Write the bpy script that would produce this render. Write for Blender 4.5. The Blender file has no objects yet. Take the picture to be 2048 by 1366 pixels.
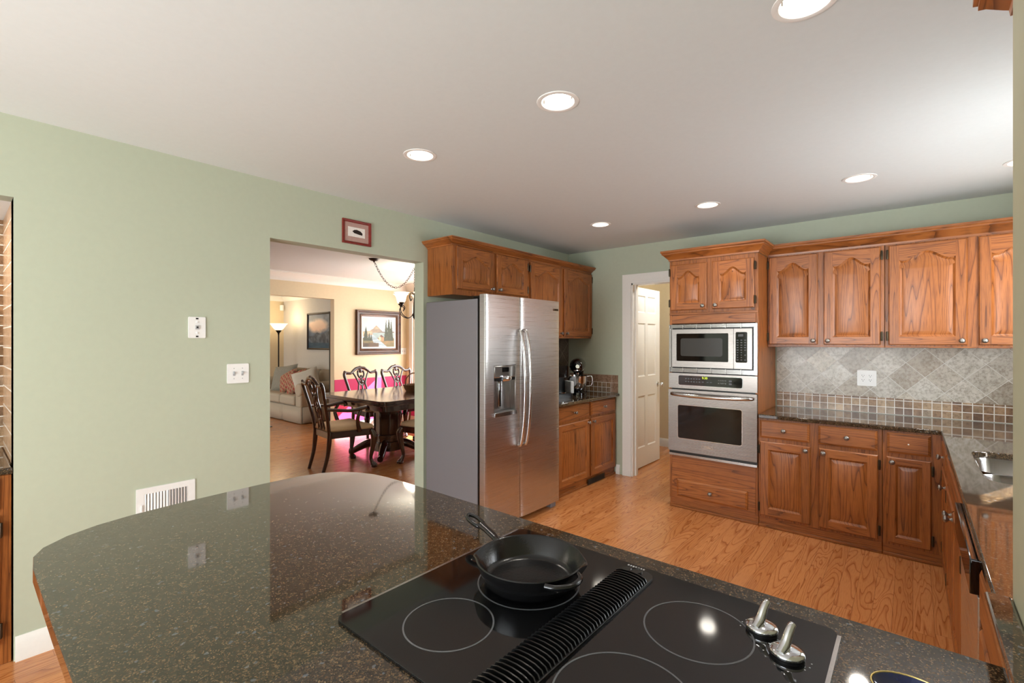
import bpy, bmesh, math, random
from mathutils import Vector, Matrix
from mathutils.geometry import tessellate_polygon
random.seed(7)
R = math.radians
PI = math.pi
S = bpy.context.scene
C = S.collection

# ------------------------------------------------------------------ camera, sky, sun, exposure
CAMH = 1.4326
cam_d = bpy.data.cameras.new('camera')
cam_d.sensor_width = 36.0
cam_d.lens = 950.03 / 2048 * 36
cam_d.shift_y = -0.0005
cam_d.clip_start = 0.02
cam = bpy.data.objects.new('camera', cam_d)
C.objects.link(cam)
cam.location = (0, 0, CAMH)
cam.rotation_euler = (R(90), 0, 0.70101)
S.camera = cam

W = bpy.data.worlds.new('sky')
S.world = W
W.use_nodes = True
wn = W.node_tree
bg = wn.nodes['Background']
sky = wn.nodes.new('ShaderNodeTexSky')
sky.sky_type = 'NISHITA'
sky.sun_disc = False
sky.sun_elevation = R(36)
sky.sun_rotation = R(24)
wn.links.new(sky.outputs[0], bg.inputs[0])
bg.inputs[1].default_value = 0.25

def light(name, kind, loc, energy, color=(1, 1, 1), rot=(0, 0, 0), **k):
    d = bpy.data.lights.new(name, kind)
    d.energy = energy
    d.color = color
    for a, v in k.items():
        setattr(d, a, v)
    o = bpy.data.objects.new(name, d)
    o.location = loc
    o.rotation_euler = rot
    C.objects.link(o)
    return o

sun_dir = Vector((-0.41 * math.cos(R(36)), -0.91 * math.cos(R(36)), -math.sin(R(36))))
sun = light('sun', 'SUN', (5, 8, 6), 55.0, (1.0, 0.96, 0.9), angle=R(0.6))
sun.rotation_euler = sun_dir.to_track_quat('-Z', 'Y').to_euler()
DAY = (0.93, 0.97, 1.0)
# daylight coming in through the windows, with added fill lights in between
light('daylight_rear_window', 'AREA', (-1.35, -3.52, 1.25), 98, DAY, (R(90), 0, 0), shape='RECTANGLE', size=2.9, size_y=2.2)
light('daylight_sink_window', 'AREA', (0.86, 3.28, 1.62), 52, DAY, (R(90), 0, R(90)), shape='RECTANGLE', size=1.3, size_y=0.95)
light('daylight_dining_window', 'AREA', (-5.4, 5.52, 1.4), 75, DAY, (R(-90), 0, 0), shape='RECTANGLE', size=2.4, size_y=1.5)
light('ceiling_fill', 'AREA', (-1.2, -2.1, 0.9), 80, (0.93, 0.98, 1.0), (R(128), 0, 0), shape='DISK', size=1.8)  # unseen fill added behind the camera to brighten the ceiling
light('pantry_fill', 'AREA', (-1.75, 5.3, 2.42), 15, (0.98, 0.97, 0.95), (0, 0, 0), shape='DISK', size=0.35)  # fill without a fixture, added to brighten the pantry and its door
light('niche_fill', 'AREA', (-3.4, -0.2, 2.06), 5, (1.0, 0.9, 0.78), (0, 0, 0), shape='RECTANGLE', size=0.2, size_y=0.5)  # unseen fill added to lighten the tiled niche
light('daylight_living_window', 'AREA', (-9.2, -1.18, 1.4), 75, DAY, (R(90), 0, 0), shape='RECTANGLE', size=2.4, size_y=1.6)

vs = S.view_settings
vs.view_transform = 'Standard'
vs.look = 'None'
vs.exposure = 0.15
vs.gamma = 1.0
vs.use_curve_mapping = False
S.cycles.sample_clamp_indirect = 6.0
S.cycles.max_bounces = 8

# ------------------------------------------------------------------ materials
def lin(c):
    return tuple(((v / 255) / 12.92 if v / 255 <= 0.04045 else ((v / 255 + 0.055) / 1.055) ** 2.4) for v in c) + (1.0,)

class NT:
    def __init__(s, name):
        s.m = bpy.data.materials.new(name)
        s.m.use_nodes = True
        s.t = s.m.node_tree
        s.b = s.t.nodes['Principled BSDF']
    def n(s, typ, **k):
        o = s.t.nodes.new(typ)
        for a, v in k.items():
            setattr(o, a, v)
        return o
    def l(s, a, b):
        s.t.links.new(a, b)
    def val(s, sock, x):
        if hasattr(x, 'type') and hasattr(x, 'links'):
            s.l(x, sock)
        else:
            sock.default_value = x
    def math(s, op, a, b=0.0, c=None):
        o = s.n('ShaderNodeMath', operation=op)
        s.val(o.inputs[0], a)
        s.val(o.inputs[1], b)
        if c is not None:
            s.val(o.inputs[2], c)
        return o.outputs[0]
    def mix(s, f, a, b, mode='MIX'):
        o = s.n('ShaderNodeMix', data_type='RGBA', blend_type=mode)
        s.val(o.inputs[0], f)
        s.val(o.inputs[6], a)
        s.val(o.inputs[7], b)
        return o.outputs[2]
    def noise(s, vec, scale, detail=2.0, rough=0.5, dist=0.0):
        o = s.n('ShaderNodeTexNoise')
        s.l(vec, o.inputs['Vector'])
        o.inputs['Scale'].default_value = scale
        o.inputs['Detail'].default_value = detail
        o.inputs['Roughness'].default_value = rough
        o.inputs['Distortion'].default_value = dist
        return o.outputs['Fac']
    def ramp(s, f, stops, interp='LINEAR'):
        o = s.n('ShaderNodeValToRGB')
        o.color_ramp.interpolation = interp
        e = o.color_ramp.elements
        while len(e) < len(stops):
            e.new(0.5)
        for i, (p, c) in enumerate(stops):
            e[i].position = p
            e[i].color = c if len(c) == 4 else tuple(c) + (1,)
        s.val(o.inputs[0], f)
        return o.outputs[0]
    def comb(s, x, y, z=0.0):
        o = s.n('ShaderNodeCombineXYZ')
        s.val(o.inputs[0], x); s.val(o.inputs[1], y); s.val(o.inputs[2], z)
        return o.outputs[0]
    def sep(s, v):
        o = s.n('ShaderNodeSeparateXYZ')
        s.l(v, o.inputs[0])
        return o.outputs
    def pos(s):
        return s.n('ShaderNodeNewGeometry').outputs['Position']
    def obj(s):
        return s.n('ShaderNodeTexCoord').outputs['Object']
    def bump(s, h, strength=0.2, dist=0.002):
        o = s.n('ShaderNodeBump')
        o.inputs['Strength'].default_value = strength
        o.inputs['Distance'].default_value = dist
        s.l(h, o.inputs['Height'])
        s.l(o.outputs[0], s.b.inputs['Normal'])
    def set(s, **k):
        for a, v in k.items():
            s.val(s.b.inputs[a.replace('_', ' ')], v)
        return s.m

def plain(name, rgb, rough=0.5, metal=0.0, var=0.04, scale=60, spec=0.5, coat=0.0, bump=0.0):
    t = NT(name)
    c = lin(rgb)
    n = t.noise(t.obj(), scale, 3)
    dk = tuple(v * (1 - var) for v in c[:3]) + (1,)
    lt = tuple(min(1, v * (1 + var)) for v in c[:3]) + (1,)
    col = t.ramp(n, [(0.35, dk), (0.65, lt)])
    if bump:
        t.bump(n, bump, 0.002)
    return t.set(Base_Color=col, Roughness=rough, Metallic=metal, Specular_IOR_Level=spec, Coat_Weight=coat, Coat_Roughness=0.05)

def emit(name, rgb, strength):
    t = NT(name)
    t.set(Base_Color=(0, 0, 0, 1), Emission_Color=lin(rgb), Emission_Strength=strength)
    return t.m

def wood(name, base, mid, dark, rings=13.0, su=7.0, sv=0.75, rough=0.36, coat=0.08, pore=0.45):
    """flat-sawn boards; UV.x runs across the grain and UV.y along it, in metres"""
    t = NT(name)
    uv = t.n('ShaderNodeUVMap').outputs[0]
    u, v, _ = t.sep(uv)
    vec = t.comb(t.math('MULTIPLY', u, su), t.math('MULTIPLY', v, sv))
    n1 = t.noise(vec, 1.0, 1.5, 0.45, 0.25)
    f = t.math('FRACT', t.math('MULTIPLY', n1, rings))
    ring = t.ramp(f, [(0.0, lin(dark)), (0.09, lin(mid)), (0.38, lin(base)), (0.88, lin(base)), (1.0, lin(mid))])
    fine = t.noise(t.comb(t.math('MULTIPLY', u, 420.0), t.math('MULTIPLY', v, 9.0)), 1.0, 2)
    pf = t.ramp(fine, [(0.36, (pore, pore, pore)), (0.5, (0, 0, 0))])
    tone = t.noise(t.comb(t.math('MULTIPLY', u, 3.0), t.math('MULTIPLY', v, 0.4)), 1.0, 1)
    col = t.mix(pf, ring, lin(dark))
    tn = t.ramp(tone, [(0.3, (0.82, 0.80, 0.78)), (0.7, (1.12, 1.1, 1.06))])
    col = t.mix(1.0, col, tn, 'MULTIPLY')
    t.bump(pf, 0.12, 0.0006)
    return t.set(Base_Color=col, Roughness=rough, Coat_Weight=coat, Coat_Roughness=0.12)

M = {}
M['oak'] = wood('honey_oak', (166, 100, 48), (142, 82, 36), (92, 48, 20), rings=18.0, su=8.0, sv=0.40, pore=0.55)
M['mahogany'] = wood('mahogany', (62, 25, 17), (54, 21, 14), (40, 15, 11), rough=0.2, coat=1.0, rings=6, pore=0.15)
M['walnut'] = wood('walnut_frame', (84, 50, 28), (66, 38, 22), (34, 20, 12), rough=0.3)
M['sage'] = plain('sage_paint', (183, 190, 169), 0.6, var=0.012, scale=30, bump=0.03)
M['sage_shaded'] = plain('sage_paint_shaded', (164, 161, 134), 0.6, var=0.012, scale=30, bump=0.03)  # sage wall paint darkened, the near wall's shade put into the colour
M['ceil'] = plain('ceiling_paint', (219, 224, 224), 0.8, var=0.008, scale=40)
M['cream'] = plain('cream_paint', (226, 208, 174), 0.65, var=0.012, scale=30)
M['pale'] = plain('pale_grey_paint', (212, 206, 196), 0.65, var=0.012, scale=30)
M['pink'] = plain('raspberry_paint', (196, 52, 106), 0.6, var=0.02, scale=30)
M['white'] = plain('white_gloss_paint', (236, 234, 228), 0.35, var=0.01)
M['plate'] = plain('white_plastic', (238, 238, 236), 0.3, var=0.01)
M['slot'] = plain('dark_slot', (28, 27, 26), 0.6)
M['black'] = plain('black_plastic', (10, 10, 11), 0.28, var=0.1)
M['blackgloss'] = plain('black_gloss', (6, 6, 7), 0.06, var=0.1, coat=0.5)
M['iron'] = plain('cast_iron', (13, 13, 14), 0.2, var=0.3, scale=260, bump=0.12)
M['wrought'] = plain('wrought_iron', (44, 34, 28), 0.45, metal=0.5)
M['pewter'] = plain('pewter', (150, 146, 142), 0.32, metal=0.9, var=0.15, scale=200)
M['hinge'] = plain('antique_hinge', (74, 64, 50), 0.4, metal=0.8)
M['chrome'] = plain('chrome', (214, 216, 220), 0.10, metal=1.0)
M['trimsteel'] = plain('trim_steel', (176, 174, 173), 0.22, metal=1.0)
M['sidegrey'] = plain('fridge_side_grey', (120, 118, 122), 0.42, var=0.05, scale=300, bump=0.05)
M['sofa'] = plain('beige_upholstery', (188, 174, 152), 0.9, var=0.06, scale=220, bump=0.1)
M['sofab'] = plain('taupe_upholstery', (150, 134, 112), 0.9, var=0.08, scale=220, bump=0.1)
M['greypillow'] = plain('grey_green_fabric', (150, 146, 132), 0.9, var=0.12, scale=90, bump=0.1)
M['whitepillow'] = plain('ivory_fabric', (214, 208, 192), 0.9, var=0.05, scale=120)
M['seatfab'] = plain('striped_seat_fabric', (224, 196, 162), 0.85, var=0.1, scale=260, bump=0.1)
M['bronze'] = plain('dark_bronze', (42, 32, 26), 0.4, metal=0.6)
M['lens'] = emit('lamp_lens', (255, 246, 228), 9.0)
M['shade'] = emit('lit_frosted_glass', (255, 232, 196), 2.2)
M['torch'] = emit('lit_torchiere_glass', (255, 226, 178), 2.4)
M['can'] = plain('can_reflector', (244, 242, 238), 0.3, var=0.01)
M['ledgreen'] = emit('clock_digits', (214, 232, 60), 1.6)
M['mark'] = plain('printed_marks', (176, 178, 180), 0.5)
M['ring'] = plain('burner_print', (84, 86, 90), 0.4, var=0.15, scale=500)
M['blueglaze'] = plain('blue_glaze', (14, 26, 66), 0.06, var=0.2, scale=30, coat=0.6)
M['gold'] = plain('gold_rim', (206, 180, 110), 0.25, metal=0.7)
M['wicker'] = plain('wicker', (112, 74, 38), 0.7, var=0.4, scale=120, bump=0.5)
M['redmat'] = plain('red_frame', (126, 36, 26), 0.35, var=0.15)
M['rose'] = plain('rose_mat', (184, 150, 140), 0.8)
M['paper'] = plain('white_paper', (238, 232, 226), 0.8)
M['mug'] = plain('silver_plastic', (222, 226, 228), 0.3)

def steel(name, rgb, rough=0.30, axis=0):
    t = NT(name)
    x, y, z = t.sep(t.obj())
    if axis == 0:      # brushed sideways
        vec = t.comb(t.math('MULTIPLY', t.math('ADD', x, y), 1.5), t.math('MULTIPLY', z, 420.0))
    else:
        vec = t.comb(t.math('MULTIPLY', t.math('ADD', x, y), 420.0), t.math('MULTIPLY', z, 1.5))
    n = t.noise(vec, 1.0, 3)
    c = lin(rgb)
    col = t.ramp(n, [(0.3, tuple(v * 0.95 for v in c[:3])), (0.7, tuple(min(1, v * 1.03) for v in c[:3]))])
    rg = t.ramp(n, [(0.3, (rough * 0.85,) * 3), (0.7, (rough * 1.15,) * 3)])
    t.bump(n, 0.05, 0.0004)
    tg_ = t.n('ShaderNodeTangent', direction_type='RADIAL', axis='Z')
    t.l(tg_.outputs[0], t.b.inputs['Tangent'])
    return t.set(Base_Color=col, Roughness=rg, Metallic=1.0, Anisotropic=0.75, Anisotropic_Rotation=0.0 if axis == 0 else 0.25)
M['steel'] = steel('brushed_steel', (206, 204, 204))
M['steelo'] = steel('brushed_steel_warm', (146, 139, 134), 0.28)
M['steelv'] = steel('brushed_steel_handle', (206, 204, 203), 0.2, 1)

def granite():
    t = NT('dark_granite')
    p = t.pos()
    v = t.n('ShaderNodeTexVoronoi'); t.l(p, v.inputs['Vector']); v.inputs['Scale'].default_value = 430
    r = t.sep(v.outputs['Color'])[0]
    big = t.noise(p, 70, 3, 0.6)
    f = t.math('ADD', t.math('MULTIPLY', r, 0.62), t.math('MULTIPLY', big, 0.62))
    col = t.ramp(f, [(0.30, lin((24, 21, 17))), (0.52, lin((46, 38, 29))), (0.70, lin((66, 53, 38))), (0.84, lin((90, 71, 50))), (0.95, lin((124, 101, 73)))])
    v2 = t.n('ShaderNodeTexVoronoi'); t.l(p, v2.inputs['Vector']); v2.inputs['Scale'].default_value = 150
    fl = t.sep(v2.outputs['Color'])[1]
    col = t.mix(t.ramp(fl, [(0.985, (0, 0, 0)), (0.99, (0.35,) * 3)]), col, lin((126, 138, 150)))
    return t.set(Base_Color=col, Roughness=0.05, Specular_IOR_Level=0.5, Coat_Weight=0.5, Coat_IOR=1.6, Coat_Roughness=0.03)
M['granite'] = granite()

def floor_mat():
    t = NT('oak_strip_floor')
    x, y, z = t.sep(t.pos())
    pw, pl = 0.083, 1.05
    u = t.math('DIVIDE', x, pw)
    iu = t.math('FLOOR', u)
    wn1 = t.n('ShaderNodeTexWhiteNoise', noise_dimensions='1D'); t.l(iu, wn1.inputs['W'])
    v = t.math('ADD', t.math('DIVIDE', y, pl), t.math('MULTIPLY', wn1.outputs['Value'], 7.0))
    iv = t.math('FLOOR', v)
    wn2 = t.n('ShaderNodeTexWhiteNoise', noise_dimensions='2D'); t.l(t.comb(iu, iv), wn2.inputs['Vector'])
    seed = wn2.outputs['Value']
    s2 = t.sep(wn2.outputs['Color'])[1]
    vec = t.comb(t.math('ADD', t.math('MULTIPLY', x, 10.0), t.math('MULTIPLY', seed, 60.0)), t.math('ADD', t.math('MULTIPLY', y, 1.05), t.math('MULTIPLY', s2, 90.0)))
    n1 = t.noise(vec, 1.0, 1.8, 0.45, 0.5)
    f = t.math('FRACT', t.math('MULTIPLY', n1, 15.0))
    base = t.ramp(seed, [(0.0, lin((190, 122, 68))), (0.35, lin((200, 132, 78))), (0.7, lin((206, 138, 84))), (1.0, lin((194, 126, 70)))])
    line = t.ramp(f, [(0.0, (0.50, 0.36, 0.26)), (0.10, (0.78, 0.68, 0.58)), (0.32, (1, 1, 1)), (0.9, (1, 1, 1)), (1.0, (0.86, 0.8, 0.74))])
    col = t.mix(1.0, base, line, 'MULTIPLY')
    fine = t.noise(t.comb(t.math('MULTIPLY', x, 420.0), t.math('MULTIPLY', y, 12.0)), 1.0, 2)
    col = t.mix(t.ramp(fine, [(0.36, (0.3,) * 3), (0.5, (0,) * 3)]), col, lin((140, 78, 40)))
    fu = t.math('FRACT', u)
    fv = t.math('FRACT', v)
    g1 = t.math('LESS_THAN', t.math('MINIMUM', fu, t.math('SUBTRACT', 1.0, fu)), 0.010)
    g2 = t.math('LESS_THAN', fv, 0.0016)
    g = t.math('MAXIMUM', g1, g2)
    col = t.mix(t.math('MULTIPLY', g, 0.65), col, lin((84, 44, 22)))
    return t.set(Base_Color=col, Roughness=0.26, Coat_Weight=0.3, Coat_Roughness=0.16)
M['floor'] = floor_mat()

def tile_mat(name, size, diag, tones, grout, axis='x', gw=0.03, oz=0.0, ox=0.0):
    t = NT(name)
    x, y, z = t.sep(t.pos())
    a = x if axis == 'x' else y
    a = t.math('ADD', a, ox)
    z = t.math('ADD', z, oz)
    if diag:
        k = 0.70710678
        p = t.math('MULTIPLY', t.math('ADD', a, z), k / size)
        q = t.math('MULTIPLY', t.math('SUBTRACT', z, a), k / size)
    else:
        p = t.math('DIVIDE', a, size)
        q = t.math('DIVIDE', z, size)
    fp, fq = t.math('FRACT', p), t.math('FRACT', q)
    wn_ = t.n('ShaderNodeTexWhiteNoise', noise_dimensions='2D')
    t.l(t.comb(t.math('FLOOR', p), t.math('FLOOR', q)), wn_.inputs['Vector'])
    r = wn_.outputs['Value']
    base = t.ramp(r, [(i / max(1, len(tones) - 1), lin(c)) for i, c in enumerate(tones)])
    n = t.noise(t.pos(), 55, 5, 0.65)
    n2 = t.noise(t.pos(), 9, 3, 0.6)
    col = t.mix(1.0, base, t.ramp(n, [(0.36, (0.62, 0.56, 0.50)), (0.55, (1.04, 1.02, 1.0)), (0.72, (1.15, 1.14, 1.12))]), 'MULTIPLY')
    col = t.mix(1.0, col, t.ramp(n2, [(0.35, (0.86, 0.84, 0.80)), (0.65, (1.06, 1.06, 1.06))]), 'MULTIPLY')
    e = lambda q_: t.math('MINIMUM', q_, t.math('SUBTRACT', 1.0, q_))
    g = t.math('LESS_THAN', t.math('MINIMUM', e(fp), e(fq)), gw)
    col = t.mix(g, col, lin(grout))
    h = t.math('SUBTRACT', 1.0, g)
    t.bump(h, 0.25, 0.001)
    return t.set(Base_Color=col, Roughness=t.math('ADD', t.math('MULTIPLY', g, 0.5), 0.28))
STONE = [(196, 190, 178), (160, 150, 138), (186, 182, 174), (204, 202, 196), (170, 160, 146)]
MOS = [(120, 92, 68), (158, 128, 98), (96, 68, 50), (176, 152, 124), (136, 100, 70), (150, 134, 116)]
M['diag'] = tile_mat('travertine_diagonal', 0.152, True, STONE, (206, 204, 198), 'x', 0.012, 0.02, 0.04)
M['mosaic'] = tile_mat('stone_mosaic', 0.0535, False, MOS, (226, 224, 218), 'x', 0.045, -0.8725)
M['mosaicy'] = tile_mat('stone_mosaic_side', 0.0535, False, MOS, (226, 224, 218), 'y', 0.045, -0.8725)
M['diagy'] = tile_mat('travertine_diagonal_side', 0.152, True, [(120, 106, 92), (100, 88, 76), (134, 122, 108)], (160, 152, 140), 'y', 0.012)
M['border'] = tile_mat('travertine_border', 0.31, False, [(150, 122, 102), (164, 136, 116)], (196, 188, 176), 'x', 0.006, -0.98, 0.02)
M['nichetan'] = tile_mat('tan_tile', 0.10, False, [(186, 150, 114), (178, 142, 106)], (212, 200, 184), 'x', 0.03)

def fabric_pattern(name, a, b, c):
    t = NT(name)
    x, y, z = t.sep(t.obj())
    w1 = t.math('SINE', t.math('MULTIPLY', t.math('ADD', x, t.math('MULTIPLY', z, 0.7)), 42.0))
    w2 = t.math('SINE', t.math('MULTIPLY', t.math('SUBTRACT', x, t.math('MULTIPLY', z, 0.7)), 42.0))
    f = t.math('MULTIPLY', w1, w2)
    n = t.noise(t.obj(), 40, 3)
    f = t.math('ADD', f, t.math('MULTIPLY', n, 0.9))
    col = t.ramp(t.math('ADD', t.math('MULTIPLY', f, 0.4), 0.3), [(0.1, lin(a)), (0.45, lin(b)), (0.62, lin(c)), (0.9, lin(a))])
    return t.set(Base_Color=col, Roughness=0.9)
M['redpillow'] = fabric_pattern('red_damask', (168, 60, 62), (186, 150, 116), (150, 122, 96))
M['rug'] = fabric_pattern('teal_rug', (70, 130, 146), (208, 206, 190), (96, 84, 72))

def attr_mat(name, rough=0.5):
    t = NT(name)
    a = t.n('ShaderNodeAttribute'); a.attribute_name = 'paint'
    n = t.noise(t.obj(), 180, 3)
    col = t.mix(1.0, a.outputs['Color'], t.ramp(n, [(0.3, (0.9,) * 3), (0.7, (1.08,) * 3)]), 'MULTIPLY')
    t.bump(n, 0.15, 0.001)
    return t.set(Base_Color=col, Roughness=rough)
M['canvas'] = attr_mat('oil_paint')

def glass_pane(name):
    m = bpy.data.materials.new(name); m.use_nodes = True
    t = m.node_tree
    t.nodes.remove(t.nodes['Principled BSDF'])
    tr = t.nodes.new('ShaderNodeBsdfTransparent'); gl = t.nodes.new('ShaderNodeBsdfGlossy'); mx = t.nodes.new('ShaderNodeMixShader')
    gl.inputs['Roughness'].default_value = 0.02
    mx.inputs[0].default_value = 0.05
    t.links.new(tr.outputs[0], mx.inputs[1]); t.links.new(gl.outputs[0], mx.inputs[2])
    t.links.new(mx.outputs[0], t.nodes['Material Output'].inputs[0])
    return m
M['pane'] = glass_pane('window_glass')
def oven_glass(name):
    t = NT(name)
    return t.set(Base_Color=lin((16, 15, 14)), Roughness=0.05, Specular_IOR_Level=0.45)
M['ovenglass'] = oven_glass('dark_oven_glass')
M['screen'] = plain('microwave_screen', (46, 43, 40), 0.25, var=0.1, scale=900)
def cook_glass():
    t = NT('ceramic_glass')
    n = t.noise(t.pos(), 900, 2)
    col = t.ramp(n, [(0.45, lin((9, 9, 10))), (0.7, lin((24, 24, 26)))])
    return t.set(Base_Color=col, Roughness=0.06, Specular_IOR_Level=0.55)
M['cook'] = cook_glass()

# ------------------------------------------------------------------ mesh builder
class MB:
    def __init__(s):
        s.v, s.f, s.uv, s.mi = [], [], [], []
    def off(s):
        return (random.uniform(0, 40), random.uniform(0, 40))
    def guv(s, p, g, o):
        x, y, z = p
        if g == 'z': return (x + y + o[0], z + o[1])
        if g == 'x': return (z + y + o[0], x + o[1])
        return (x + z + o[0], y + o[1])
    def face(s, pts, g='z', o=(0, 0), m=0):
        i = len(s.v)
        s.v += [tuple(p) for p in pts]
        s.f.append(list(range(i, i + len(pts))))
        s.uv.append([s.guv(p, g, o) for p in pts])
        s.mi.append(m)
    def grid(s, rows, g='z', o=(0, 0), m=0, closed=False, flip=False):
        """rows of equally many points, shared vertices"""
        i = len(s.v); n = len(rows[0])
        for r in rows:
            s.v += [tuple(p) for p in r]
        for a in range(len(rows) - 1):
            for b in range(n if closed else n - 1):
                c = (b + 1) % n
                q = [i + a * n + b, i + a * n + c, i + (a + 1) * n + c, i + (a + 1) * n + b]
                if flip: q.reverse()
                s.f.append(q)
                s.uv.append([s.guv(s.v[k], g, o) for k in q])
                s.mi.append(m)
    def fan(s, pts, g='z', o=(0, 0), m=0):
        s.face(pts, g, o, m)
    def box(s, x0, x1, y0, y1, z0, z1, g='z', m=0, o=None):
        o = o or s.off()
        i = len(s.v)
        s.v += [(x0, y0, z0), (x1, y0, z0), (x1, y1, z0), (x0, y1, z0), (x0, y0, z1), (x1, y0, z1), (x1, y1, z1), (x0, y1, z1)]
        for q in ((0, 3, 2, 1), (4, 5, 6, 7), (0, 1, 5, 4), (1, 2, 6, 5), (2, 3, 7, 6), (3, 0, 4, 7)):
            q = [i + k for k in q]
            s.f.append(q)
            s.uv.append([s.guv(s.v[k], g, o) for k in q])
            s.mi.append(m)
        return s
    def prism(s, poly, z0, z1, holes=(), g='x', m=0, tf=None, side_m=None):
        """polygon (counter-clockwise, xy) extruded in z, holes allowed; tf maps (x,y,z) to a point"""
        tf = tf or (lambda x, y, z: (x, y, z))
        o = s.off()
        loops = [list(poly)] + [list(h) for h in holes]
        flat = [p for l in loops for p in l]
        tris = tessellate_polygon([[Vector((p[0], p[1], 0)) for p in l] for l in loops])
        i = len(s.v); n = len(flat)
        s.v += [tf(p[0], p[1], z0) for p in flat] + [tf(p[0], p[1], z1) for p in flat]
        for a, b, c in tris:
            A, B, D = flat[a], flat[b], flat[c]
            ccw = (B[0] - A[0]) * (D[1] - A[1]) - (B[1] - A[1]) * (D[0] - A[0]) > 0
            up = (a, b, c) if ccw else (c, b, a)
            for q in ([i + n + k for k in up], [i + k for k in reversed(up)]):
                s.f.append(q); s.uv.append([s.guv(s.v[k], g, o) for k in q]); s.mi.append(m)
        k0 = 0
        for l in loops:
            L = len(l)
            for k in range(L):
                a, b = i + k0 + k, i + k0 + (k + 1) % L
                q = [a, b, b + n, a + n]
                s.f.append(q); s.uv.append([s.guv(s.v[j], g, o) for j in q]); s.mi.append(m if side_m is None else side_m)
            k0 += L
        return s
    def lathe(s, prof, c=(0, 0, 0), axis='z', n=24, m=0, sx=1.0, sy=1.0, cap=True):
        rows = []
        for r, h in prof:
            row = []
            for k in range(n):
                a = 2 * PI * k / n
                p, q = r * math.cos(a) * sx, r * math.sin(a) * sy
                if axis == 'z': row.append((c[0] + p, c[1] + q, c[2] + h))
                elif axis == '-y': row.append((c[0] + p, c[1] - h, c[2] + q))
                elif axis == 'x': row.append((c[0] + h, c[1] + p, c[2] + q))
                else: row.append((c[0] + q, c[1] + h, c[2] + p))
            rows.append(row)
        s.grid(rows, m=m, closed=True)
        if cap and prof[0][0] > 1e-4: s.face(list(reversed(rows[0])), m=m)
        if cap and prof[-1][0] > 1e-4: s.face(rows[-1], m=m)
        return s
    def tube(s, pts, rad, n=10, m=0, sub=4, g='z', flat=None, closed=False):
        """smooth tube through pts; rad a number or one per point; flat=(axis vector, factor) squashes it"""
        P = [Vector(p) for p in pts]
        rr = rad if isinstance(rad, (list, tuple)) else [rad] * len(P)
        Q, RR = [], []
        N = len(P)
        segs = N if closed else N - 1
        for k in range(segs):
            if closed:
                p0, p1, p2, p3 = P[(k - 1) % N], P[k], P[(k + 1) % N], P[(k + 2) % N]
            else:
                p0, p1, p2, p3 = P[max(k - 1, 0)], P[k], P[k + 1], P[min(k + 2, N - 1)]
            for j in range(sub):
                t = j / sub
                Q.append(0.5 * ((2 * p1) + (p2 - p0) * t + (2 * p0 - 5 * p1 + 4 * p2 - p3) * t * t + (3 * p1 - p0 - 3 * p2 + p3) * t ** 3))
                RR.append(rr[k] * (1 - t) + rr[(k + 1) % N] * t)
        if not closed:
            Q.append(P[-1]); RR.append(rr[-1])
        T = []
        L = len(Q)
        for k in range(L):
            if closed: d = Q[(k + 1) % L] - Q[(k - 1) % L]
            else: d = Q[min(k + 1, L - 1)] - Q[max(k - 1, 0)]
            T.append(d.normalized() if d.length > 1e-9 else Vector((0, 0, 1)))
        up = Vector((0, 0, 1)) if abs(T[0].z) < 0.9 else Vector((1, 0, 0))
        nrm = T[0].cross(up).normalized()
        rows = []
        for k in range(L):
            nrm = (nrm - T[k] * nrm.dot(T[k])).normalized()
            bi = T[k].cross(nrm)
            row = []
            for j in range(n):
                a = 2 * PI * j / n
                d = (nrm * math.cos(a) + bi * math.sin(a)) * RR[k]
                if flat: d = d - flat[0] * (d.dot(flat[0]) * (1 - flat[1]))
                row.append(Q[k] + d)
            rows.append(row)
        o = s.off()
        if closed: rows.append(rows[0])
        s.grid(rows, g, o, m, closed=True)
        if not closed:
            s.face(list(reversed(rows[0])), g, o, m); s.face(rows[-1], g, o, m)
        return s
    def sweep(s, path, prof, g='x', m=0, cap=True):
        """profile (out, z) swept along an xy path; out is to the right of the heading; mitred"""
        P = [Vector((p[0], p[1])) for p in path]
        rows = []
        for k, p in enumerate(P):
            a = (P[k] - P[k - 1]).normalized() if k else (P[1] - P[0]).normalized()
            b = (P[k + 1] - P[k]).normalized() if k < len(P) - 1 else a
            ra, rb = Vector((a.y, -a.x)), Vector((b.y, -b.x))
            mt = (ra + rb)
            mt = mt / max(0.2, mt.dot(ra)) if mt.length > 1e-6 else ra
            rows.append([(p.x + mt.x * o_, p.y + mt.y * o_, z) for o_, z in prof])
        for k in range(len(rows) - 1):
            d = P[k + 1] - P[k]
            gg = 'x' if abs(d.x) > abs(d.y) else 'y'
            s.grid([rows[k], rows[k + 1]], gg, s.off(), m, flip=True)
        if cap:
            s.face(rows[0], g, s.off(), m); s.face(list(reversed(rows[-1])), g, s.off(), m)
        return s
    def build(s, name, mats, parent=None, bevel=0.0, segs=2, smooth=35, sub=0):
        me = bpy.data.meshes.new(name)
        me.from_pydata(s.v, [], s.f)
        ul = me.uv_layers.new(name='UVMap')
        k = 0
        for fi, u in enumerate(s.uv):
            for c in u:
                ul.data[k].uv = c
                k += 1
        if not isinstance(mats, (list, tuple)): mats = [mats]
        for mt in mats: me.materials.append(mt)
        for p, i in zip(me.polygons, s.mi): p.material_index = i
        bm = bmesh.new(); bm.from_mesh(me)
        bmesh.ops.remove_doubles(bm, verts=bm.verts, dist=1e-5)
        bmesh.ops.recalc_face_normals(bm, faces=bm.faces)
        bm.to_mesh(me); bm.free()
        me.update()
        if smooth:
            me.shade_smooth()
            me.set_sharp_from_angle(angle=R(smooth))
        o = bpy.data.objects.new(name, me)
        C.objects.link(o)
        if parent is not None: o.parent = parent
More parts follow.
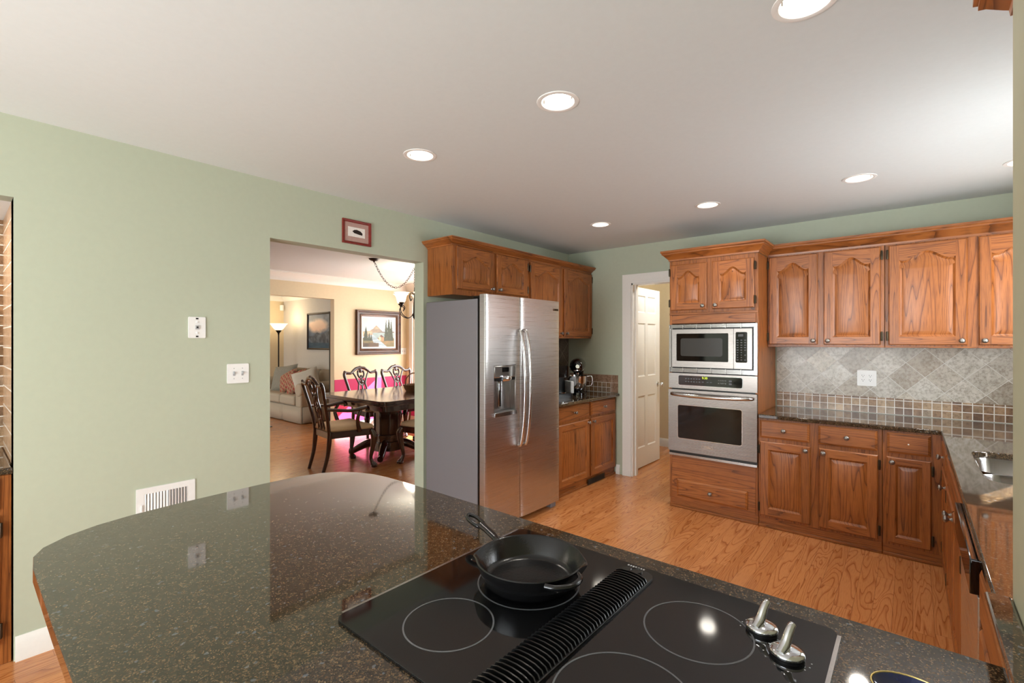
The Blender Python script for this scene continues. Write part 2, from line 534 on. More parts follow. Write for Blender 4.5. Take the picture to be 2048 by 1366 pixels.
        if bevel:
            b = o.modifiers.new('bevel', 'BEVEL'); b.width = bevel; b.segments = segs; b.limit_method = 'ANGLE'; b.angle_limit = R(40)
        if sub:
            b = o.modifiers.new('sub', 'SUBSURF'); b.levels = sub; b.render_levels = sub
        return o

def tag(o, label, cat, group=None):
    o['label'] = label; o['category'] = cat
    if group: o['group'] = group
    return o
def thing(name, label, cat, loc=(0, 0, 0), rz=0.0, group=None):
    o = bpy.data.objects.new(name, None)
    o.empty_display_size = 0.1
    C.objects.link(o)
    o.location = loc; o.rotation_euler = (0, 0, rz)
    return tag(o, label, cat, group)
def struct(o):
    o['kind'] = 'structure'
    return o
def copy_tree(root, loc, rz, label, group=None):
    r = root.copy(); C.objects.link(r)
    r.location = loc; r.rotation_euler = (0, 0, rz); r['label'] = label
    if group: r['group'] = group
    for ch in list(root.children):
        c = ch.copy(); C.objects.link(c); c.parent = r
        for g in list(ch.children):
            d = g.copy(); C.objects.link(d); d.parent = c
    return r
def rrect(x0, x1, y0, y1, r, n=6):
    out = []
    for cx, cy, a0 in ((x1 - r, y0 + r, -90), (x1 - r, y1 - r, 0), (x0 + r, y1 - r, 90), (x0 + r, y0 + r, 180)):
        for k in range(n + 1):
            a = R(a0 + 90 * k / n)
            out.append((cx + r * math.cos(a), cy + r * math.sin(a)))
    return out
def circle(cx, cy, r, n=32):
    return [(cx + r * math.cos(2 * PI * k / n), cy + r * math.sin(2 * PI * k / n)) for k in range(n)]
FR = lambda y0: (lambda x, z, d: (x, y0 - d, z))     # an upright prism: polygon in x,z; depth towards -y
def text_mesh(name, body, size, mat, parent, loc, rot, depth=0.0004):
    cu = bpy.data.curves.new(name, 'FONT')
    cu.body = body; cu.size = size; cu.extrude = depth; cu.align_x = 'CENTER'; cu.align_y = 'CENTER'
    tmp = bpy.data.objects.new(name, cu); C.objects.link(tmp)
    dg = bpy.context.evaluated_depsgraph_get()
    me = bpy.data.meshes.new_from_object(tmp.evaluated_get(dg))
    bpy.data.objects.remove(tmp)
    me.materials.clear(); me.materials.append(mat)
    o = bpy.data.objects.new(name, me); C.objects.link(o)
    o.parent = parent; o.location = loc; o.rotation_euler = rot
    return o

# ------------------------------------------------------------------ room shell
XA, YB, HC = -3.068, 4.656, 2.44          # left wall plane, back wall plane, ceiling
XR, YN, XN = 0.78, 1.32, 0.147            # right wall, end of the near wall, its left face
YR = -3.6                                 # wall behind the viewer
XD, YD = -7.0, 5.33                       # dining room far wall, its window wall
XL, YL = -11.1, 4.98                      # living room far wall, its painting wall
ZC = 0.87                                 # worktops

fl = MB(); fl.box(-11.4, 1.0, -3.8, 6.6, -0.06, 0.0)
struct(fl.build('floor', M['floor']))
CANS = [(-0.245, 1.64), (-1.143, 1.653), (-2.043, 1.647), (-0.254, 3.632), (-1.162, 3.625), (-2.066, 3.634), (0.48, 3.88)]
CR = 0.072
ce = MB(); ce.prism([(XA, YR), (XR, YR), (XR, YB), (XA, YB)], HC, HC + 0.03, [circle(x, y, CR) for x, y in CANS])
struct(ce.build('ceiling', M['ceil']))
ce = MB(); ce.box(-11.2, XA, -1.7, 5.6, HC, HC + 0.05)
struct(ce.build('ceiling_dining', M['ceil']))
ce = MB(); ce.box(XA, XR, YB, 6.5, HC, HC + 0.05)
struct(ce.build('ceiling_pantry', M['ceil']))

def wall_yz(name, x0, x1, y0, y1, holes, mat, z1=HC):
    """a wall whose faces look along x; holes (ya, yb, za, zb)"""
    b = MB()
    cuts = sorted(holes)
    y = y0
    for ya, yb, za, zb in cuts:
        if ya > y: b.box(x0, x1, y, ya, 0, z1)
        if za > 0: b.box(x0, x1, ya, yb, 0, za)
        if zb < z1: b.box(x0, x1, ya, yb, zb, z1)
        y = yb
    if y < y1: b.box(x0, x1, y, y1, 0, z1)
    return struct(b.build(name, mat, smooth=0))
def wall_xz(name, y0, y1, x0, x1, holes, mat, z1=HC):
    b = MB()
    x = x0
    for xa, xb, za, zb in sorted(holes):
        if xa > x: b.box(x, xa, y0, y1, 0, z1)
        if za > 0: b.box(xa, xb, y0, y1, 0, za)
        if zb < z1: b.box(xa, xb, y0, y1, zb, z1)
        x = xb
    if x < x1: b.box(x, x1, y0, y1, 0, z1)
    return struct(b.build(name, mat, smooth=0))

DY0, DY1, DZ = 1.292, 2.509, 2.078
NY0, NY1, NZ = -1.35, 0.185, 2.075
wall_yz('wall_left', XA - 0.115, XA, YR, YB + 0.12, [(DY0, DY1, 0, DZ), (NY0, NY1, 0, NZ)], M['sage'])
PX0, PX1, PZ = -2.275, -1.50, 2.04
wall_xz('wall_back', YB, YB + 0.12, XA, XR + 0.1, [(PX0, PX1, 0, PZ)], M['sage'])
SW = [(2.62, 3.22, 1.13, 2.12), (3.58, 3.98, 1.13, 2.12)]
wall_yz('wall_right', XR, XR + 0.1, YN, YB, SW, M['sage'])
wall_xz('wall_near', YR, YN, XN, XR + 0.1, [], M['sage_shaded'])
RW = (-2.8, 0.05, 0.15, 2.3)
wall_xz('wall_rear', YR - 0.12, YR, XA, XR, [RW], M['sage'])
# dining and living rooms
wall_yz('wall_dining_far', XD - 0.115, XD, -1.5, YD, [(1.2, 3.93, 0, 2.095)], M['cream'])
DW = (-6.80, -4.2, 0.62, 2.12)
wall_xz('wall_dining_window', YD, YD + 0.12, XD - 0.12, XA - 0.115, [DW], M['cream'])
wall_xz('wall_dining_near', -1.6, -1.5, XD, XA - 0.115, [], M['cream'])
wall_xz('wall_living_painting', YL, YL + 0.1, XL, XD - 0.115, [], M['pale'])
wall_yz('wall_living_far', XL - 0.1, XL, -1.2, YL + 0.1, [], M['cream'])
LW = (-10.4, -8.0, 0.6, 2.2)
wall_xz('wall_living_near', -1.3, -1.2, XL, XD - 0.115, [LW], M['cream'])
# raspberry dado with chair rail in the dining room
b = MB(); b.box(XD, XD + 0.006, 3.935, YD, 0.1, 0.815); b.box(XD, XD + 0.006, -1.5, 1.2, 0.1, 0.815)
struct(b.build('wall_dado_far', M['pink'], smooth=0))
b = MB(); b.box(XD + 0.006, DW[0], YD - 0.006, YD, 0.1, 0.62); b.box(DW[0], DW[1], YD - 0.006, YD, 0.1, 0.60); b.box(DW[1], XA - 0.12, YD - 0.006, YD, 0.1, 0.815)
struct(b.build('wall_dado_window', M['pink'], smooth=0))
# pantry
wall_xz('wall_pantry_back', 6.27, 6.37, -3.2, 0.0, [], M['cream'])
wall_yz('wall_pantry_left', -3.3, -3.2, YB + 0.12, 6.37, [], M['cream'])
wall_yz('wall_pantry_right', -1.0, -0.9, YB + 0.12, 6.27, [], M['cream'])
# niche behind the left wall
b = MB(); b.box(XA - 0.70, XA - 0.63, NY0, NY1 + 0.05, 0, NZ)
struct(b.build('wall_niche_back', M['mosaicy'], smooth=0))
b = MB(); b.box(XA - 0.63, XA - 0.002, NY1, NY1 + 0.05, 0, NZ)
struct(b.build('wall_niche_side', M['nichetan'], smooth=0))
b = MB(); b.box(XA - 0.63, XA - 0.002, NY0 - 0.05, NY0, 0, NZ)
struct(b.build('wall_niche_end', M['nichetan'], smooth=0))
b = MB(); b.box(XA - 0.7, XA - 0.116, NY0 - 0.05, NY1 + 0.05, NZ, NZ + 0.05)
struct(b.build('ceiling_niche', M['ceil'], smooth=0))
# skirtings
def skirt(name, path, h=0.11, t=0.014):
    b = MB(); b.sweep(path, [(0, 0), (t, 0), (t, h * 0.75), (t * 0.6, h * 0.88), (t * 0.3, h), (0, h)])
    return struct(b.build(name, M['white']))
skirt('baseboard_left', [(XA, NY1 + 0.005), (XA, DY0)])
skirt('baseboard_back', [(-2.452, YB), (-2.408, YB)], 0.10)
skirt('baseboard_dining', [(XD + 0.006, YD - 0.006), (XD + 0.006, 3.935)][::-1])
skirt('baseboard_pantry', [(-3.2, 6.27), (-1.0, 6.27)])
skirt('baseboard_living', [(XL, 0.0), (XL, YL), (XD - 0.2, YL)])
CRN = [(0, HC), (0, HC - 0.125), (0.012, HC - 0.125), (0.018, HC - 0.10), (0.05, HC - 0.06), (0.085, HC - 0.035), (0.10, HC - 0.018), (0.115, HC - 0.018), (0.115, HC)]
b = MB(); b.sweep([(XD, -1.5), (XD, YD), (XA - 0.12, YD)], CRN)
struct(b.build('trim_dining_crown', M['white']))
b = MB(); b.sweep([(XL, -1.2), (XL, YL), (XD - 0.12, YL)], [(o * 0.8, HC - (HC - z) * 0.8) for o, z in CRN])
struct(b.build('trim_living_crown', M['white']))
# pantry door casing
b = MB()
CA = [(0, 0), (0.014, 0.0), (0.018, 0.02), (0.018, 0.055), (0.024, 0.075), (0.024, 0.095), (0, 0.095)]
def casing(bm_, x_in, out):      # one upright leg: profile (proud, across)
    rows = []
    for z in (0, PZ + 0.095):
        rows.append([(x_in + out * (a if True else 0), YB - p, z if z == 0 else PZ + a) for p, a in CA])
    bm_.grid(rows, closed=True)
casing(b, PX0, -1); casing(b, PX1, 1)
b.grid([[(x, YB - p, PZ + a) for p, a in CA] if False else [(PX0 - a if x == 0 else PX1 + a, YB - p, PZ + a) for p, a in CA] for x in (0, 1)], closed=True)
b.box(PX0, PX0 + 0.015, YB - 0.002, YB + 0.125, 0, PZ); b.box(PX1 - 0.015, PX1, YB - 0.002, YB + 0.125, 0, PZ); b.box(PX0, PX1, YB - 0.002, YB + 0.125, PZ - 0.015, PZ)
b.box(PX0 + 0.015, PX0 + 0.027, YB + 0.05, YB + 0.085, 0, PZ - 0.015)
struct(b.build('trim_pantry_casing', M['white']))

# unseen slab added outside the dining window to cut off the sun
b = MB(); b.box(-8.6, -3.3, YD + 0.12, YD + 1.42, 2.46, 2.56)
struct(b.build('added_sun_block', M['white'], smooth=0))
# windows (frame and pane)
def window_y(name, ya, yb, za, zb, x0, x1, bars=(1, 1)):
    b = MB(); t = 0.045
    xm = (x0 + x1) / 2
    b.box(x0 + 0.01, x1 - 0.01, ya, ya + t, za, zb); b.box(x0 + 0.01, x1 - 0.01, yb - t, yb, za, zb)
    b.box(x0 + 0.01, x1 - 0.01, ya, yb, za, za + t); b.box(x0 + 0.01, x1 - 0.01, ya, yb, zb - t, zb)
    for k in range(1, bars[0]):
        y = ya + (yb - ya) * k / bars[0]; b.box(xm - 0.012, xm + 0.012, y - 0.012, y + 0.012, za, zb)
    for k in range(1, bars[1]):
        z = za + (zb - za) * k / bars[1]; b.box(xm - 0.015, xm + 0.015, ya, yb, z - 0.02, z + 0.02)
    o = struct(b.build(name, M['white'], smooth=0))
    p = MB(); p.box(xm - 0.002, xm + 0.002, ya + t, yb - t, za + t, zb - t)
    p.build('window_pane', M['pane'], o, smooth=0)
    return o
def window_x(name, xa, xb, za, zb, y0, y1, bars=(1, 1)):
    b = MB(); t = 0.05
    ym = (y0 + y1) / 2
    b.box(xa, xa + t, y0 + 0.01, y1 - 0.01, za, zb); b.box(xb - t, xb, y0 + 0.01, y1 - 0.01, za, zb)
    b.box(xa, xb, y0 + 0.01, y1 - 0.01, za, za + t); b.box(xa, xb, y0 + 0.01, y1 - 0.01, zb - t, zb)
    for k in range(1, bars[0]):
        x = xa + (xb - xa) * k / bars[0]; b.box(x - 0.02, x + 0.02, ym - 0.015, ym + 0.015, za, zb)
    for k in range(1, bars[1]):
        z = za + (zb - za) * k / bars[1]; b.box(xa, xb, ym - 0.015, ym + 0.015, z - 0.02, z + 0.02)
    o = struct(b.build(name, M['white'], smooth=0))
    p = MB(); p.box(xa + t, xb - t, ym - 0.002, ym + 0.002, za + t, zb - t)
    p.build('window_pane', M['pane'], o, smooth=0)
    return o
window_y('window_1', *SW[0], XR, XR + 0.1, (1, 2))
window_y('window_2', *SW[1], XR, XR + 0.1, (1, 2))
window_x('window_3', *RW, YR - 0.12, YR, (2, 1))
wd = window_x('window_4', *DW, YD, YD + 0.12, (3, 2))
b = MB(); b.box(DW[0] - 0.09, DW[0], YD - 0.025, YD, DW[2] - 0.09, DW[3] + 0.09); b.box(DW[1], DW[1] + 0.09, YD - 0.025, YD, DW[2] - 0.09, DW[3] + 0.09)
b.box(DW[0], DW[1], YD - 0.025, YD, DW[3], DW[3] + 0.09); b.box(DW[0], DW[1], YD - 0.04, YD, DW[2] - 0.05, DW[2])
struct(b.build('trim_dining_window', M['white'], bevel=0.004))
window_x('window_5', *LW, -1.3, -1.2, (2, 1))

# backsplashes
ZS = 0.995
b = MB(); b.box(-0.905, XR, YB - 0.009, YB - 0.001, ZS, 1.384)
struct(b.build('trim_backsplash_diagonal', M['diag'], smooth=0))
b = MB(); b.box(-0.905, XR, YB - 0.011, YB - 0.001, ZC + 0.002, ZS)
struct(b.build('trim_backsplash_mosaic', M['mosaic'], smooth=0))
b = MB(); b.box(XR - 0.01, XR - 0.001, YN, YB - 0.011, ZC + 0.002, 1.08)
struct(b.build('trim_backsplash_right', M['mosaicy'], smooth=0))
b = MB(); b.box(XA + 0.001, XA + 0.009, 3.35, YB - 0.012, ZC + 0.002, 1.455)
struct(b.build('trim_backsplash_left', M['diagy'], smooth=0))
b = MB(); b.box(XA + 0.01, -2.43, YB - 0.010, YB - 0.001, ZC + 0.002, 1.062)
struct(b.build('trim_backsplash_border', M['border'], smooth=0))
b = MB(); b.box(XA + 0.01, -2.515, YB - 0.0125, YB - 0.0095, ZC + 0.002, 0.979)
struct(b.build('trim_backsplash_strip', M['mosaic'], smooth=0))

# ------------------------------------------------------------------ cabinetry
OAK = M['oak']
def inset(poly, d):
    n = len(poly); out = []
    for k in range(n):
        p0, p1, p2 = Vector(poly[k - 1]), Vector(poly[k]), Vector(poly[(k + 1) % n])
        a, c = (p1 - p0).normalized(), (p2 - p1).normalized()
        na, nc = Vector((-a.y, a.x)), Vector((-c.y, c.x))
        mt = na + nc
        mt = mt / max(0.35, mt.dot(na))
        out.append((p1.x + mt.x * d, p1.y + mt.y * d))
    return out
def panel_door(w, h, arch=0.0, st=0.058, th=0.02):
    """raised-panel door: x 0..w, z 0..h, front at y=-th; arch = rise of the cathedral top"""
    b = MB()
    e = 0.006
    yf, yb = -th, 0.0
    n = 28
    top = h - st
    arc = []
    for k in range(n + 1):
        t = 1 - 2 * k / n
        s_ = abs(t)
        rise = 0.5 * (1 + math.cos(PI * min(1, s_ / 0.86))) if arch else 0
        lip = 0.16 * max(0, (s_ - 0.8) / 0.2) ** 2 if arch else 0
        arc.append((w / 2 + t * (w / 2 - st), top - arch + arch * (rise + lip)))
    if not arch: arc = [(w - st, top), (st, top)]
    hole = [(st, st), (w - st, st)] + arc
    # outer edge: sides and small bevel
    oL, oR, oB, oT = b.off(), b.off(), b.off(), b.off()
    def P(x, z, y): return (x, y, z)
    def side(p, q, g, o):
        (x0, z0), (x1, z1) = p, q
        i0 = (min(max(x0, e), w - e), min(max(z0, e), h - e)); i1 = (min(max(x1, e), w - e), min(max(z1, e), h - e))
        b.face([P(x0, z0, yb), P(x1, z1, yb), P(x1, z1, yf + e), P(x0, z0, yf + e)], g, o)
        b.face([P(x0, z0, yf + e), P(x1, z1, yf + e), P(*i1, yf), P(*i0, yf)], g, o)
    side((0, 0), (w, 0), 'x', oB); side((w, 0), (w, h), 'z', oR); side((w, h), (0, h), 'x', oT); side((0, h), (0, 0), 'z', oL)
    b.face([P(0, 0, yb), P(0, h, yb), P(w, h, yb), P(w, 0, yb)])
    # stiles and rails
    b.face([P(e, e, yf), P(st, e, yf), P(st, h - e, yf), P(e, h - e, yf)], 'z', oL)
    b.face([P(w - st, e, yf), P(w - e, e, yf), P(w - e, h - e, yf), P(w - st, h - e, yf)], 'z', oR)
    b.face([P(st, e, yf), P(w - st, e, yf), P(w - st, st, yf), P(st, st, yf)], 'x', oB)
    for k in range(len(arc) - 1):
        a, c = arc[k], arc[k + 1]
        b.face([P(c[0], c[1], yf), P(a[0], a[1], yf), P(a[0], h - e, yf), P(c[0], h - e, yf)], 'x', oT)
    # moulded opening and raised field
    op = b.off()
    r1 = inset(hole, 0.008); r2 = inset(hole, 0.014); r3 = inset(hole, 0.042)
    rings = [(hole, yf), (r1, yf + 0.007), (r2, yf + 0.010), (r3, yf + 0.002)]
    for (pa, ya), (pb, yb2) in zip(rings, rings[1:]):
        for k in range(len(pa)):
            j = (k + 1) % len(pa)
            b.face([P(*pa[k], ya), P(*pa[j], ya), P(*pb[j], yb2), P(*pb[k], yb2)], 'z', op)
    tris = tessellate_polygon([[Vector((p[0], p[1], 0)) for p in r3]])
    for tr in tris:
        pts = [P(*r3[i], yf + 0.002) for i in tr]
        b.face(pts, 'z', op)
    return b
def slab_front(w, h, th=0.02):
    b = MB(); o = b.off(); e, d = 0.014, 0.007
    b.face([(0, 0, 0), (0, 0, h), (w, 0, h), (w, 0, 0)], 'x', o)
    R0 = [(0, 0), (w, 0), (w, h), (0, h)]; R1 = [(e, e), (w - e, e), (w - e, h - e), (e, h - e)]
    for k in range(4):
        j = (k + 1) % 4
        b.face([(R0[k][0], 0, R0[k][1]), (R0[j][0], 0, R0[j][1]), (R0[j][0], -th + d, R0[j][1]), (R0[k][0], -th + d, R0[k][1])], 'x', o)
        b.face([(R0[k][0], -th + d, R0[k][1]), (R0[j][0], -th + d, R0[j][1]), (R1[j][0], -th, R1[j][1]), (R1[k][0], -th, R1[k][1])], 'x', o)
    b.face([(p[0], -th, p[1]) for p in R1], 'x', o)
    return b
KNOB = [(0.0105, 0), (0.009, 0.003), (0.0055, 0.007), (0.006, 0.013), (0.013, 0.018), (0.0165, 0.023), (0.0155, 0.028), (0.010, 0.032), (0.0, 0.0335)]
def knob(x, z, parent, y=-0.02):
    b = MB(); b.lathe(KNOB, (x, y, z), '-y', 16)
    return b.build('knob', M['pewter'], parent, smooth=50)
def hinge(x, z, parent, y=-0.012):
    b = MB(); b.box(x - 0.007, x + 0.007, y - 0.006, y + 0.012, z - 0.028, z + 0.028); b.lathe([(0.005, -0.033), (0.006, -0.03), (0.006, 0.03), (0.005, 0.033)], (x, y - 0.005, z), 'z', 8)
    return b.build('hinge', M['hinge'], parent)
def cab_body(root, w, h, d, z0=0.0, toe=0.0, name='body', gridx=None):
    b = MB()
    b.box(0, w, 0.018, d, z0 + toe, z0 + h, 'z')
    # face frame
    b.box(0, w, 0, 0.018, z0 + toe, z0 + h, 'z')
    return b.build(name, OAK, root, bevel=0.0015, segs=1)
def doors(root, specs):
    """specs: ('door', x0, x1, z0, z1, arch, knob corner 'br'.., hinge side) or ('drawer', x0, x1, z0, z1, knob?)"""
    for sp in specs:
        if sp[0] == 'door':
            _, x0, x1, z0, z1, arch, kc, hs = sp
            o = panel_door(x1 - x0, z1 - z0, arch, min(0.058, (x1 - x0) * 0.2)).build('door', OAK, root, smooth=20)
            o.location = (x0, 0, z0)
            if kc:
                kx = 0.028 if 'l' in kc else (x1 - x0) - 0.028
                kz = 0.030 if 'b' in kc else (z1 - z0) - 0.030
                knob(kx, kz, o)
            if hs:
                hx = -0.007 if hs == 'l' else (x1 - x0) + 0.007
                hinge(hx, 0.062, o); hinge(hx, (z1 - z0) - 0.062, o)
        else:
            _, x0, x1, z0, z1, kn = sp
            o = slab_front(x1 - x0, z1 - z0).build('drawer', OAK, root, smooth=20)
            o.location = (x0, 0, z0)
            if kn == 'k': knob((x1 - x0) / 2, (z1 - z0) / 2, o)
            elif kn == 'hole':
                q = MB(); q.lathe([(0.0045, 0), (0.0045, 0.001), (0.0, 0.001)], ((x1 - x0) / 2, -0.02, (z1 - z0) / 2), '-y', 10)
                q.build('screw_hole', M['plate'], o)

YF = 4.05                                           # front plane of the base units on the back wall
def toe_board(root, w, z1=0.075):
    b = MB(); b.box(0, w, 0.012, 0.03, 0, z1, 'x'); b.box(0, w, 0.0, 0.014, 0, 0.022, 'x')
    return b.build('toe_kick', OAK, root, bevel=0.004, segs=2)

# tall oven cabinet
oc = thing('oven_cabinet', 'tall oak cabinet housing the microwave and wall oven, arched doors on top', 'cabinet', (-1.62, YF, 0))
b = MB()
ow = 0.703
b.box(0, 0.02, 0, 0.603, 0.075, 2.12); b.box(ow - 0.02, ow, 0, 0.603, 0.075, 2.12)
b.box(0.02, ow - 0.02, 0.56, 0.603, 0.075, 2.12)
b.box(0.02, ow - 0.02, 0.02, 0.56, 0.42, 0.44); b.box(0.02, ow - 0.02, 0.02, 0.56, 1.585, 2.12)
b.box(0.02, ow - 0.02, 0, 0.02, 1.58, 1.655, 'x'); b.box(0, ow, -0.004, 0.02, 1.655, 1.672, 'x')
b.box(0.02, ow - 0.02, 0, 0.02, 1.672, 2.12)
b.box(0.02, ow - 0.02, 0, 0.02, 0.075, 0.45, 'x')
b.build('body', OAK, oc, bevel=0.0015, segs=1)
toe_board(oc, ow)
doors(oc, [('door', 0.012, 0.318, 1.695, 2.085, 0.055, 'br', 'l'), ('door', 0.362, 0.676, 1.695, 2.085, 0.055, 'bl', 'r'), ('drawer', 0.07, 0.628, 0.105, 0.25, 'k')])

# microwave
def FX(x0, x1, z0, z1, y0, y1, b, m=0, g='x'): b.box(x0, x1, y0, y1, z0, z1, g, m)
mw = thing('microwave', 'stainless built-in microwave with black window, above the wall oven', 'microwave', (-1.62, YF, 1.165))
b = MB()
b.box(0.03, 0.673, -0.012, 0.5, 0.035, 0.378)
b.build('body', M['black'], mw)
b = MB()
for z0, z1 in ((0.0, 0.042), (0.372, 0.408)):
    b.box(0.002, ow - 0.002, -0.006, 0.0, z0, z1)
    for k in range(3):
        zz = z0 + 0.006 + k * (z1 - z0 - 0.006) / 3
        b.box(0.012, ow - 0.012, -0.018, -0.006, zz, zz + (z1 - z0) * 0.16)
    for k in range(7):
        xx = 0.002 + k * (ow - 0.012) / 6
        b.box(xx, xx + 0.008, -0.020, -0.004, z0, z1)
b.box(0.002, 0.022, -0.020, 0, 0.04, 0.374); b.box(ow - 0.022, ow - 0.002, -0.020, 0, 0.04, 0.374)
b.box(0.022, 0.03, -0.012, 0, 0.04, 0.374); b.box(ow - 0.03, ow - 0.022, -0.012, 0, 0.04, 0.374)
b.build('trim_kit', M['trimsteel'], mw, bevel=0.001, segs=1)
b = MB()
b.prism(rrect(0.036, 0.53, 0.047, 0.366, 0.004), 0.0, 0.02, [rrect(0.072, 0.492, 0.098, 0.330, 0.008)], tf=FR(-0.013))
md = b.build('door', M['steelo'], mw, bevel=0.0015, segs=1)
b = MB(); b.prism(rrect(0.072, 0.492, 0.098, 0.330, 0.008), 0.0, 0.015, tf=FR(-0.013)); b.build('window', M['ovenglass'], md)
b = MB(); b.prism(rrect(0.106, 0.446, 0.140, 0.290, 0.018), 0.0, 0.0006, tf=FR(-0.028)); b.build('window_screen', M['screen'], md)
b = MB()
b.prism(rrect(0.533, 0.667, 0.047, 0.366, 0.004), 0.0, 0.02, tf=FR(-0.013))
cp = b.build('control_panel', M['steelo'], mw, bevel=0.0015, segs=1)
b = MB(); b.prism(rrect(0.547, 0.632, 0.097, 0.338, 0.01), 0.0, 0.002, tf=FR(-0.033)); b.build('keypad', M['blackgloss'], cp)
def key(par, x, z, w_, h_, y, mat):
    k = MB(); k.prism(rrect(x - w_, x + w_, z - h_, z + h_, min(w_, h_) * 0.6, 3), 0.0, 0.0005, tf=FR(y)); k.build('key', mat, par, smooth=0)
for r in range(9):
    for c in range(3):
        if r < 4 and c == 2 and r % 2: continue
        key(cp, 0.562 + c * 0.0275, 0.118 + r * 0.0195, 0.0045 if r in (1, 2, 3) else 0.007, 0.0035, -0.035, M['ring'])
b = MB(); b.prism(rrect(0.566, 0.604, 0.302, 0.322, 0.002), 0.0, 0.0005, tf=FR(-0.035)); b.build('display', M['screen'], cp)
b = MB(); b.prism(rrect(0.550, 0.636, 0.057, 0.088, 0.008), 0.0, 0.004, tf=FR(-0.033)); b.build('open_button', M['steel'], cp, bevel=0.001)

# wall oven
ov = thing('built_in_oven', 'stainless wall oven with bowed handle and dark glass door, below the microwave', 'oven', (-1.62, YF, 0.45))
b = MB(); b.box(0.022, ow - 0.022, 0.0, 0.54, 0.003, 0.71); b.build('body', M['black'], ov)
b = MB(); b.box(0.002, ow - 0.002, -0.022, 0.0, 0.0, 0.022); b.build('bottom_trim', M['trimsteel'], ov, bevel=0.002)
b = MB(); b.box(0.004, ow - 0.004, -0.012, 0.0, 0.022, 0.042)
for k in range(6): pass
b.build('vent_slot', M['black'], ov)
b = MB()
b.prism(rrect(0.002, ow - 0.002, 0.580, 0.708, 0.003), 0.0, 0.022, tf=FR(0.0))
op_ = b.build('control_panel', M['steelo'], ov, bevel=0.002)
b = MB(); b.prism(rrect(0.083, 0.598, 0.605, 0.694, 0.016), 0.0, 0.003, [rrect(0.087, 0.594, 0.609, 0.690, 0.013)], tf=FR(-0.022)); b.build('panel_bezel', M['chrome'], op_)
b = MB(); b.prism(rrect(0.087, 0.594, 0.609, 0.690, 0.013), 0.0, 0.002, tf=FR(-0.022)); b.build('display_glass', M['blackgloss'], op_)
text_mesh('clock_digits', '9:30', 0.026, M['ledgreen'], op_, (0.305, -0.0245, 0.674), (R(90), 0, 0))
for r in range(2):
    for c in range(6): key(op_, 0.15 + c * 0.0225, 0.640 + r * 0.024, 0.007, 0.0055, -0.024, M['ring'])
for x in (0.29, 0.328, 0.354): key(op_, x, 0.6415, 0.008, 0.0035, -0.024, M['ring'])
for z in (0.660, 0.637): key(op_, 0.505, z, 0.011, 0.007, -0.024, M['ring'])
text_mesh('key_digits', '1  2  3  4  5', 0.013, M['mark'], op_, (0.442, -0.0245, 0.661), (R(90), 0, 0))
text_mesh('key_digits', '6  7  8  9  0', 0.013, M['mark'], op_, (0.442, -0.0245, 0.638), (R(90), 0, 0))
b = MB()
b.prism(rrect(0.002, ow - 0.002, 0.044, 0.568, 0.004), 0.0, 0.032, [rrect(0.085, 0.592, 0.158, 0.438, 0.014)], tf=FR(0.0))
od = b.build('door', M['steelo'], ov, bevel=0.002)
b = MB(); b.prism(rrect(0.081, 0.596, 0.154, 0.442, 0.017), 0.0, 0.0015, [rrect(0.085, 0.592, 0.158, 0.438, 0.014)], tf=FR(-0.032)); b.build('window_bezel', M['chrome'], od)
b = MB(); b.prism(rrect(0.085, 0.592, 0.158, 0.438, 0.014), 0.0, 0.030, tf=FR(0.0)); b.build('window', M['ovenglass'], od)
b = MB(); b.tube([(0.03, -0.035, 0.532), (0.06, -0.062, 0.531), (0.18, -0.082, 0.528), (0.35, -0.09, 0.526), (0.52, -0.082, 0.528), (0.64, -0.062, 0.531), (0.672, -0.035, 0.532)], [0.013, 0.015, 0.016, 0.0165, 0.016, 0.015, 0.013], 14)
b.build('handle', M['steelv'], od, smooth=60)
b = MB(); b.prism(rrect(0.285, 0.372, 0.092, 0.116, 0.002), 0.0, 0.002, [rrect(0.288, 0.369, 0.095, 0.113, 0.001)], tf=FR(-0.032)); b.prism(rrect(0.300, 0.357, 0.101, 0.107, 0.002), 0.0, 0.0012, tf=FR(-0.032)); b.build('badge', M['chrome'], od)

# upper units on the back wall
YU = 4.35
def upper_b(label, x0, x1, specs, cat='cabinet'):
    r = thing('wall_cabinet', label, cat, (x0, YU, 1.385), 0, 'oak wall cabinets on the back wall')
    w = x1 - x0
    b = MB(); b.box(0, w, 0.018, 0.303, 0.0, 0.74); b.box(0, w, 0, 0.018, 0, 0.74); b.box(0, w, -0.003, 0.02, 0.0, 0.010, 'x')
    b.build('body', OAK, r, bevel=0.0015, segs=1)
    doors(r, specs)
    return r
upper_b('oak wall cabinet with two arched doors right beside the oven cabinet', -0.915, -0.156, [('door', 0.012, 0.350, 0.02, 0.728, 0.06, 'br', 'l'), ('door', 0.390, 0.736, 0.02, 0.728, 0.06, 'bl', 'r')])
upper_b('oak wall cabinet with a wide arched door, against the wall end at the right', -0.154, 0.775, [('door', 0.02, 0.430, 0.02, 0.728, 0.06, 'br', 'l'), ('door', 0.482, 0.90, 0.02, 0.728, 0.06, 'bl', 'r')])
CROWN = [(0, 0.0), (0.006, 0.0), (0.008, 0.014), (0.016, 0.022), (0.040, 0.048), (0.052, 0.056), (0.052, 0.066), (0.060, 0.072), (0.060, 0.088), (0, 0.088)]
def crown(name, path, z, h, label):
    k = h / 0.088
    b = MB(); b.sweep(path, [(o, z + q * k) for o, q in CROWN])
    return tag(b.build(name, OAK, smooth=25), label, 'moulding')
crown('crown_moulding', [(-1.62, YB - 0.004), (-1.62, YF), (-0.917, YF), (-0.917, YU), (0.775, YU)], 2.122, 0.088, 'oak crown moulding stepping from the oven cabinet along the back wall cabinets')

